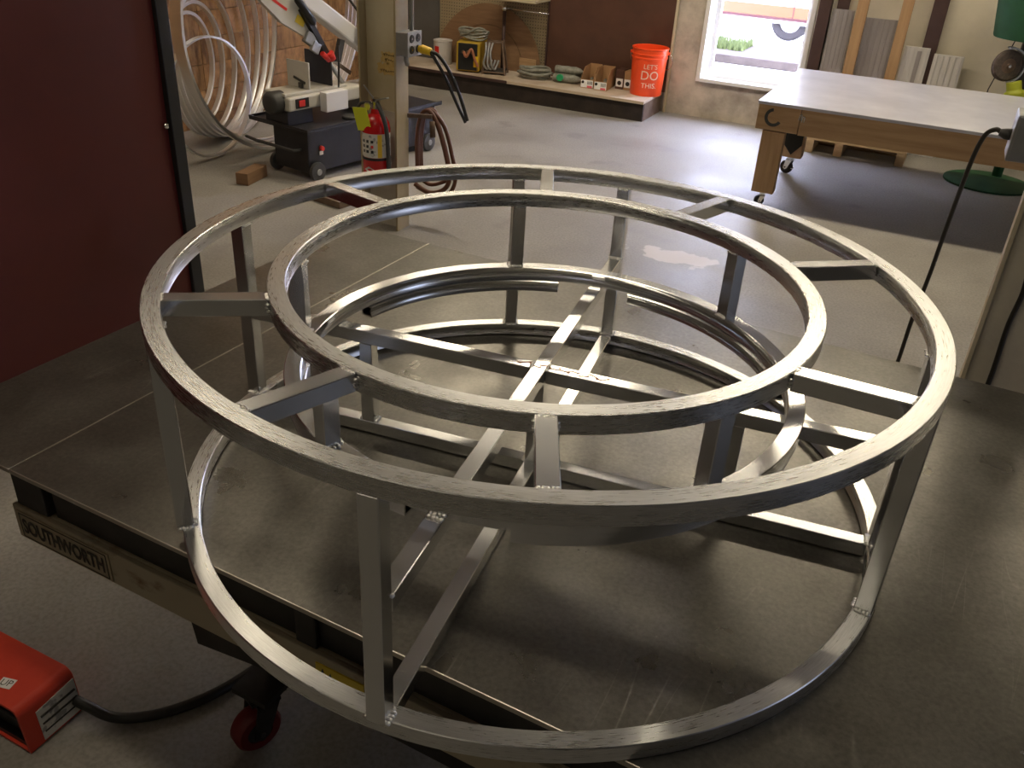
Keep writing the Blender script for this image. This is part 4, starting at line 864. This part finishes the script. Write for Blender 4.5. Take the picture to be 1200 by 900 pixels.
lean('brown_strip', 'second dark brown upright behind the grey sheet by the window', 'post', -0.455, -0.37, 3.55, 0.0, 0.03, 'brown_post')
lean('metal_sheet', 'dull grey ribbed sheet leaning beside the brown window post', 'panel', -0.478, -0.318, 0.94, 0.04, 0.012, 'corr', ribs=5).location.y -= 0.045
lean('metal_sheet', 'dull grey ribbed sheet leaning between the two pine studs', 'panel', -0.235, -0.010, 0.90, 0.05, 0.012, 'corr', ribs=6)
lean('lumber_stud', 'pine stud standing right of the first grey sheet', 'lumber', -0.302, -0.225, 2.4, 0.03, 0.04, 'lumber').location.y -= 0.075
lean('lumber_stud', 'pine stud standing left of the white panels', 'lumber', 0.0, 0.075, 2.4, 0.03, 0.04, 'lumber').location.y -= 0.075
lean('wall_post', 'black brown steel post behind the two white panels', 'post', 0.200, 0.30, 3.55, 0.0, 0.06, 'brown_post')
o = lean('white_panel', 'short white panel with grey stripe leaning before the black brown post', 'panel', 0.085, 0.262, 0.745, 0.03, 0.012, 'pale_panel', ribs=4); o.location.y -= 0.066
bm = bmesh.new(); box(bm, 0.005, 0.035, -0.0195, -0.0185, 0.01, 0.72)
for v in bm.verts: v.co.y -= 0.03 * (1 - v.co.z / 0.745)
link('grey_stripe', bm, 'corr', o)
lean('white_panel', 'short white ribbed panel leaning right of the black brown post', 'panel', 0.295, 0.497, 0.715, 0.05, 0.03, 'pale_panel', ribs=5).location.y -= 0.066

# ------------------------------------------------------------------ green pedestal machine
gm = thing('pedestal_grinder', 'green pedestal grinder with round base behind the workbench', 'grinder', (0.86, 5.72, 0))
bm = bmesh.new(); lathe(bm, [(0, 0), (0.285, 0), (0.285, 0.012), (0.25, 0.022), (0.05, 0.035), (0, 0.035)], 40); link('base', bm, 'green', gm, 30)
bm = bmesh.new(); tube(bm, [(0.05, 0.12, 0.0), (0.05, 0.12, 0.62)], 0.033, 16); link('post', bm, 'green', gm)
bm = bmesh.new(); box(bm, -0.05, 0.16, 0.03, 0.2, 0.60, 0.90, 0, 0.01); link('housing', bm, 'saw_dark', gm)
bm = bmesh.new(); lathe(bm, [(0.001, 0.93), (0.24, 0.93), (0.255, 0.925), (0.26, 0.935), (0.30, 1.20), (0.31, 1.35), (0.001, 1.35)], 36, Matrix.Translation((0.02, 0.10, 0.0))); link('hood', bm, 'green', gm, 40)
WM = Matrix.Translation((-0.105, -0.02, 0.766)) @ Matrix.Rotation(R(28), 4, 'Z') @ Matrix.Rotation(PI / 2, 4, 'X')
bm = bmesh.new(); lathe(bm, [(0.02, -0.02), (0.085, -0.02), (0.098, -0.012), (0.098, 0.012), (0.085, 0.02), (0.02, 0.02)], 36, WM, 0, True); wh = link('grinding_wheel', bm, 'disc', gm, 30)
bm = bmesh.new(); lathe(bm, [(0, 0.03), (0.014, 0.03), (0.018, 0.024), (0.045, 0.022), (0.047, 0.018), (0, 0.018)], 24, WM); link('wheel_flange', bm, 'rust', wh, 40)
bm = bmesh.new(); lathe(bm, [(0, 0.036), (0.010, 0.036), (0.010, 0.0305), (0, 0.0305)], 6, WM); link('spindle_nut', bm, 'chrome', wh)
bm = bmesh.new(); ring(bm, 0.115, 0.012, 0.022, 0.05, -70, 100, ch=0.001); bmesh.ops.transform(bm, matrix=WM, verts=bm.verts); link('wheel_guard', bm, ['grey_box', 'grey_box'], gm)
bm = bmesh.new(); tube(bm, smooth_path([(-0.04, -0.07, 0.68), (-0.02, -0.075, 0.62), (0.0, -0.07, 0.55), (0.03, -0.06, 0.46), (0.09, -0.02, 0.38)]), [0.045] * 8 + [0.06] * 25, 14); link('dust_hose', bm, 'hivis', gm)
bm = bmesh.new(); tube(bm, [(-0.10, 0.02, 0.925), (-0.17, 0.03, 0.60), (-0.18, 0.05, 0.36)], 0.004, 6); link('pull_wire', bm, 'black', gm)

# ------------------------------------------------------------------ band saw
bs = thing('band_saw', 'black and grey horizontal band saw beside the strand board wall', 'saw', (-2.85, 3.045, 0), R(80))
# local x runs along the saw (away), local y to the wall
CZ = 0.285
bm = bmesh.new(); box(bm, 0.0, 1.15, 0.0, 0.30, 0.045, CZ, 0, 0.006); link('cabinet', bm, 'saw_black', bs)
bm = bmesh.new(); box(bm, -0.015, 1.20, -0.02, 0.50, CZ + 0.0005, CZ + 0.012, 0, 0.002)
for a in ((-0.015, 1.2, -0.02, -0.012), (-0.015, 1.2, 0.492, 0.5)): box(bm, a[0], a[1], a[2], a[3], CZ + 0.0125, CZ + 0.026)
box(bm, -0.015, -0.007, -0.011, 0.491, CZ + 0.0125, CZ + 0.026); link('coolant_tray', bm, 'saw_black', bs)
for x in (0.04, 1.05):
    bm = bmesh.new(); lathe(bm, [(0, -0.016), (0.03, -0.016), (0.055, -0.012), (0.058, 0), (0.055, 0.012), (0.03, 0.016), (0, 0.016)], 26, Matrix.Translation((x, -0.028, 0.0585)) @ Matrix.Rotation(PI / 2, 4, 'X')); wl_ = link('wheel', bm, 'saw_dark', bs, 30)
    bm = bmesh.new(); lathe(bm, [(0, 0.003), (0.018, 0.003), (0.02, 0)], 16, Matrix.Translation((x, -0.045, 0.0585)) @ Matrix.Rotation(PI / 2, 4, 'X')); link('wheel_hub', bm, 'grey_box', wl_)
    bm = bmesh.new(); lathe(bm, [(0, -0.016), (0.03, -0.016), (0.055, -0.012), (0.058, 0), (0.055, 0.012), (0.03, 0.016), (0, 0.016)], 26, Matrix.Translation((x, 0.325, 0.0585)) @ Matrix.Rotation(PI / 2, 4, 'X')); link('wheel', bm, 'saw_dark', bs, 30)
bm = bmesh.new(); tube(bm, smooth_path([(-0.002, 0.06, 0.18), (-0.05, 0.06, 0.185), (-0.06, 0.10, 0.185), (-0.06, 0.34, 0.185), (-0.05, 0.40, 0.18), (-0.03, 0.52, 0.18)], 5), 0.010, 8); link('push_handle', bm, 'saw_dark', bs)
bm = bmesh.new(); tube(bm, [(0.10, -0.001, 0.185), (0.10, -0.022, 0.185)], [0.016, 0.013], 14); kb = link('stop_button', bm, 'red_dot', bs)
bm = bmesh.new(); box(bm, 0.085, 0.115, -0.004, -0.0005, 0.145, 0.168); link('button_label', bm, 'white', bs)
B = CZ + 0.0125
bm = bmesh.new(); box(bm, 0.0, 0.20, 0.16, 0.36, B, B + 0.085, 0, 0.005); link('pedestal', bm, 'saw_black', bs)
bm = bmesh.new(); box(bm, 0.0, 0.62, 0.14, 0.38, B + 0.0855, B + 0.165, 0, 0.012); box(bm, 0.0, 0.50, 0.17, 0.36, B + 0.1655, B + 0.185, 0, 0.004); link('saw_bed', bm, 'saw_grey', bs)
bm = bmesh.new(); lathe(bm, [(0, 0.05), (0.04, 0.05), (0.06, 0.04), (0.066, 0.03), (0.066, -0.05), (0, -0.05)], 28, Matrix.Translation((-0.025, 0.24, B + 0.13)) @ Matrix.Rotation(-PI / 2, 4, 'Y')); link('motor_end', bm, 'saw_dark', bs, 40)
bm = bmesh.new(); box(bm, 0.05, 0.15, 0.134, 0.1395, B + 0.10, B + 0.155, 0, 0.001); swp = link('switch_plate', bm, 'black', bs)
bm = bmesh.new(); box(bm, 0.07, 0.115, 0.128, 0.1335, B + 0.11, B + 0.145, 0, 0.001); link('red_switch', bm, 'red_dot', swp)
bm = bmesh.new(); box(bm, 0.24, 0.42, 0.08, 0.1385, B + 0.06, B + 0.175, 0, 0.004); link('vise_cover', bm, 'saw_white', bs)
bm = bmesh.new(); tube(bm, [(0.42, 0.07, B + 0.001), (0.42, 0.07, B + 0.02)], 0.05, 20); link('hand_wheel', bm, 'saw_dark', bs)
bm = bmesh.new(); box(bm, 0.19, 0.202, 0.17, 0.36, B + 0.186, B + 0.34, 0, 0.003); vj = link('vise_jaw', bm, 'saw_grey', bs)
bm = bmesh.new(); bar(bm, (0.186, 0.20, B + 0.22), (0.186, 0.30, B + 0.245), 0.006, 0.014); box(bm, 0.175, 0.189, 0.22, 0.25, B + 0.19, B + 0.22); link('jaw_clamp', bm, 'saw_dark', vj)
bm = bmesh.new(); box(bm, 0.37, 0.382, 0.17, 0.40, B + 0.186, B + 0.375, 0, 0.003); link('vise_jaw', bm, 'saw_black', bs)
bm = bmesh.new(); box(bm, 0.6205, 0.80, 0.12, 0.36, B, B + 0.15, 0, 0.01); link('rear_bed', bm, 'saw_grey', bs)
bm = bmesh.new(); box(bm, 0.66, 0.76, 0.05, 0.115, B, B + 0.12, 0, 0.01); link('rear_bracket', bm, 'saw_black', bs)
# swung up saw arm, pivot at the far end
PV = Vector((0.72, 0.30, B + 0.235)); ang = R(180 - 30)
AM = Matrix.Translation(PV) @ Matrix.Rotation(-R(30), 4, 'Y') @ Matrix.Rotation(R(180), 4, 'Z')
def arm(name, f, m, par=bs, sm=None):
    bm = bmesh.new(); f(bm); bmesh.ops.transform(bm, matrix=Matrix.Translation(PV) @ Matrix.Rotation(R(32), 4, 'Y'), verts=bm.verts); return link(name, bm, m, par, sm)
# in arm space -x runs out along the arm, z is the top of the arm
def back_beam(bm): box(bm, -1.02, 0.02, -0.05, 0.05, 0.10, 0.20, 0, 0.012)
ab = arm('arm_beam', back_beam, 'saw_white')
def front_guard(bm):
    P = [(-1.05, 0.24), (-0.80, 0.22), (-0.62, 0.10), (-0.50, 0.04), (-0.46, -0.02), (-0.52, -0.055), (-0.74, -0.07), (-0.92, -0.04), (-1.04, 0.03), (-1.10, 0.12), (-1.10, 0.2)]
    V = [[bm.verts.new((x, y, z)) for x, z in P] for y in (-0.085, -0.051)]; bm.faces.new(V[0]); bm.faces.new(V[1])
    for i in range(len(P)): bm.faces.new((V[0][i], V[0][(i + 1) % len(P)], V[1][(i + 1) % len(P)], V[1][i]))
fg = arm('wheel_cover', front_guard, 'saw_grey')
arm('yellow_label', lambda bm: box(bm, -0.66, -0.59, -0.087, -0.0855, -0.02, 0.025), 'yellow_lab', fg)
arm('cover_stripe', lambda bm: box(bm, -0.93, -0.74, -0.0865, -0.0852, 0.0, 0.015), 'red_dot', fg)
arm('blade_guide', lambda bm: bar(bm, (-0.66, -0.10, 0.06), (-0.36, -0.10, -0.075), 0.03, 0.035), 'black')
arm('blade_guide', lambda bm: bar(bm, (-0.29, -0.09, 0.06), (-0.26, -0.09, -0.07), 0.03, 0.04), 'saw_dark')
arm('handle_grip', lambda bm: tube(bm, [(-0.74, -0.115, 0.09), (-0.72, -0.115, 0.085), (-0.56, -0.115, 0.035), (-0.54, -0.115, 0.03)], [0.008, 0.022, 0.022, 0.008], 12), 'black')
arm('red_clamp', lambda bm: (tube(bm, [(-0.37, -0.12, -0.06), (-0.33, -0.12, -0.085)], 0.026, 12), tube(bm, [(-0.42, -0.12, -0.09), (-0.35, -0.12, -0.10)], 0.016, 10)), 'red')
arm('saw_blade', lambda bm: box(bm, -0.55, -0.10, -0.070, -0.068, -0.085, -0.06), 'chrome')
arm('lift_cylinder', lambda bm: tube(bm, [(-0.36, -0.10, -0.09), (-0.06, -0.10, -0.20)], 0.014, 10), 'grey_box')
arm('guide_bracket', lambda bm: (box(bm, -0.56, -0.46, -0.11, -0.086, -0.085, -0.02, 0, 0.004), box(bm, -0.50, -0.44, -0.118, -0.09, -0.11, -0.05, 0, 0.003)), 'grey_box')
bm = bmesh.new(); tube(bm, [(0.80, 0.18, B + 0.44), (0.80, 0.18, B + 0.47), (0.80, 0.18, B + 0.55)], [0.10, 0.115, 0.115], 28); link('motor', bm, 'col_grey', bs, 40)
bm = bmesh.new(); box(bm, 0.70, 0.86, 0.06, 0.22, B + 0.26, B + 0.435, 0, 0.008); link('gear_box', bm, 'grey_box', bs)
bm = bmesh.new(); box(bm, 0.66, 0.74, 0.07, 0.17, B + 0.151, B + 0.255, 0, 0.006); tube(bm, [(0.63, 0.09, B + 0.17), (0.70, 0.05, B + 0.24)], 0.018, 10); tube(bm, [(0.66, 0.06, B + 0.155), (0.72, 0.06, B + 0.165)], 0.02, 10); link('pivot_bracket', bm, 'rust', bs)
bm = bmesh.new(); tube(bm, smooth_path([(0.52, 0.2, B + 0.72), (0.60, 0.1, B + 0.55), (0.66, 0.08, B + 0.40), (0.70, 0.09, B + 0.28)]), 0.008, 6); tube(bm, smooth_path([(0.42, 0.15, B + 0.42), (0.40, 0.13, B + 0.30), (0.40, 0.14, B + 0.18)]), 0.006, 6); link('cable', bm, 'cable', bs)
bm = bmesh.new(); box(bm, -0.10, 0.12, -0.04, 0.04, 0.0, 0.07, 0, 0.003); o = link('timber_block', bm, 'ply'); o.location = (-3.14, 2.86, 0); o.rotation_euler = (0, 0, R(100)); tag(o, 'wooden block on the floor under the left end of the saw', 'block')
bm = bmesh.new(); box(bm, -0.12, 0.12, -0.045, 0.045, 0.0, 0.04, 0, 0.003); o = link('timber_block', bm, 'rust'); o.location = (-2.52, 2.80, 0); o.rotation_euler = (0, 0, R(-10)); tag(o, 'flat brown wooden block on the floor in front of the saw', 'block')

# ------------------------------------------------------------------ rolled aluminium hoops leaning on the strand board wall
def hoop(lab, c, r, yaw, leanx, grp=None, sect=(0.028, 0.018)):
    bm = bmesh.new(); n = 96; prof = [(-sect[1] / 2, -sect[0] / 2), (sect[1] / 2, -sect[0] / 2), (sect[1] / 2, sect[0] / 2), (-sect[1] / 2, sect[0] / 2)]
    S = [[bm.verts.new(((r + a) * math.cos(2 * PI * i / n), (r + a) * math.sin(2 * PI * i / n), b)) for a, b in prof] for i in range(n)]
    for i in range(n):
        A_, B_ = S[i], S[(i + 1) % n]
        for k in range(4): bm.faces.new((A_[k], A_[(k + 1) % 4], B_[(k + 1) % 4], B_[k]))
    o = link('aluminium_hoop', bm, 'alu_bright', None, 30)
    o.matrix_world = Matrix.Translation(c) @ Matrix.Rotation(yaw, 4, 'Z') @ Matrix.Rotation(leanx, 4, 'X') @ Matrix.Rotation(PI / 2, 4, 'X')
    return tag(o, lab, 'hoop', grp)
G1 = 'large aluminium hoops by the saw'
BIG = ('outermost large bright hoop lying nearest the saw in the stack', 'second large hoop counted from the saw side of the stack', 'third large hoop counted from the saw side of the stack', 'large hoop behind the three nearest the saw')
for k in range(4):
    hoop(BIG[k], (-3.40 - 0.044 * k, 3.56 + 0.02 * k, 0.862 + 0.0 * k), 0.85 - 0.006 * k, PI / 2, R(4), G1)
G2 = 'aluminium hoops fanned along the wall'
FAN = ('narrowest of the fanned hoops, its right side leftmost against the strand board', 'second fanned hoop along the strand board wall counted from the left', 'third fanned hoop along the strand board wall counted from the left', 'middle one of the seven fanned hoops on the strand board', 'fanned hoop just right of the middle one on the strand board', 'widest but one of the fanned hoops on the strand board', 'widest fanned hoop reaching farthest right behind the saw')
for k, ve in enumerate((3.68, 3.78, 3.90, 4.05, 4.16, 4.26, 4.36)):
    L_ = Vector((-3.95 + 0.044 * k, 3.07 - 0.014 * k, 0)); E_ = Vector((-4.13, ve, 0)); d = E_ - L_; r = d.length / 2
    hoop(FAN[k], tuple((L_ + E_) / 2 + Vector((0, 0, max(r, 0.47) + 0.012))), r, math.atan2(d.y, d.x), 0.0, G2, (0.030, 0.022))
hoop('smallest bright hoop inside the stack at the left wall', (-3.625, 3.10, 0.375), 0.355, R(90), R(0), None, (0.034, 0.012))

# ------------------------------------------------------------------ outside the window
bm = bmesh.new(); box(bm, -14, 10, 6.62, 30, -0.30, -0.12); struct(link('pavement', bm, 'asphalt'))
bm = bmesh.new(); box(bm, -14, 10, 9.95, 10.95, -0.1195, -0.02, 0, 0.01); struct(link('kerb', bm, 'curb'))
bm = bmesh.new()
for i in range(1800):
    x = random.uniform(-2.7, -1.93); y = random.uniform(10.3, 10.9); h = random.uniform(0.05, 0.14); a = random.uniform(0, PI); dx, dy = 0.006 * math.cos(a), 0.006 * math.sin(a); lx = random.uniform(-.03, .03)
    bm.faces.new([bm.verts.new((x - dx, y - dy, -0.02)), bm.verts.new((x + dx, y + dy, -0.02)), bm.verts.new((x + lx, y + lx * .5, -0.02 + h))])
o = link('grass', bm, 'grass'); o['kind'] = 'stuff'; tag(o, 'tuft of green grass growing along the kerb outside', 'grass')
tk = thing('trailer', 'white vehicle with orange stripe parked outside the window', 'vehicle', (-2.03, 12.0, -0.07))
bm = bmesh.new(); box(bm, -3.2, 3.6, 0.0, 0.5, 0.215, 2.4, 0, 0.04); link('body', bm, 'truck_white', tk)
bm = bmesh.new(); box(bm, -0.62, 3.55, -0.012, -0.001, 0.30, 0.44); link('orange_stripe', bm, 'truck_orange', tk)
bm = bmesh.new(); box(bm, -0.62, 3.55, -0.012, -0.001, 0.262, 0.298); link('red_stripe', bm, 'truck_red', tk)
bm = bmesh.new(); box(bm, 0.33, 0.345, -0.014, -0.0125, 0.26, 1.6); link('panel_seam', bm, 'truck_red', tk)
for x, y in ((0.30, 0.14), (2.6, 0.14), (0.30, 0.40), (2.6, 0.40)):
    bm = bmesh.new(); lathe(bm, [(0.15, -0.09), (0.22, -0.09), (0.25, -0.06), (0.25, 0.06), (0.22, 0.09), (0.15, 0.09)], 36, Matrix.Translation((x, y + 0.02 if y < 1 else y, 0.25)) @ Matrix.Rotation(PI / 2, 4, 'X'), 0, True)
    lathe(bm, [(0, 0.04), (0.06, 0.05), (0.15, 0.02), (0.151, -0.02), (0, -0.02)], 30, Matrix.Translation((x, y + 0.02 if y < 1 else y, 0.25)) @ Matrix.Rotation(PI / 2, 4, 'X'), 1)
    link('wheel', bm, ['tyre', 'truck_white'], tk, 40)
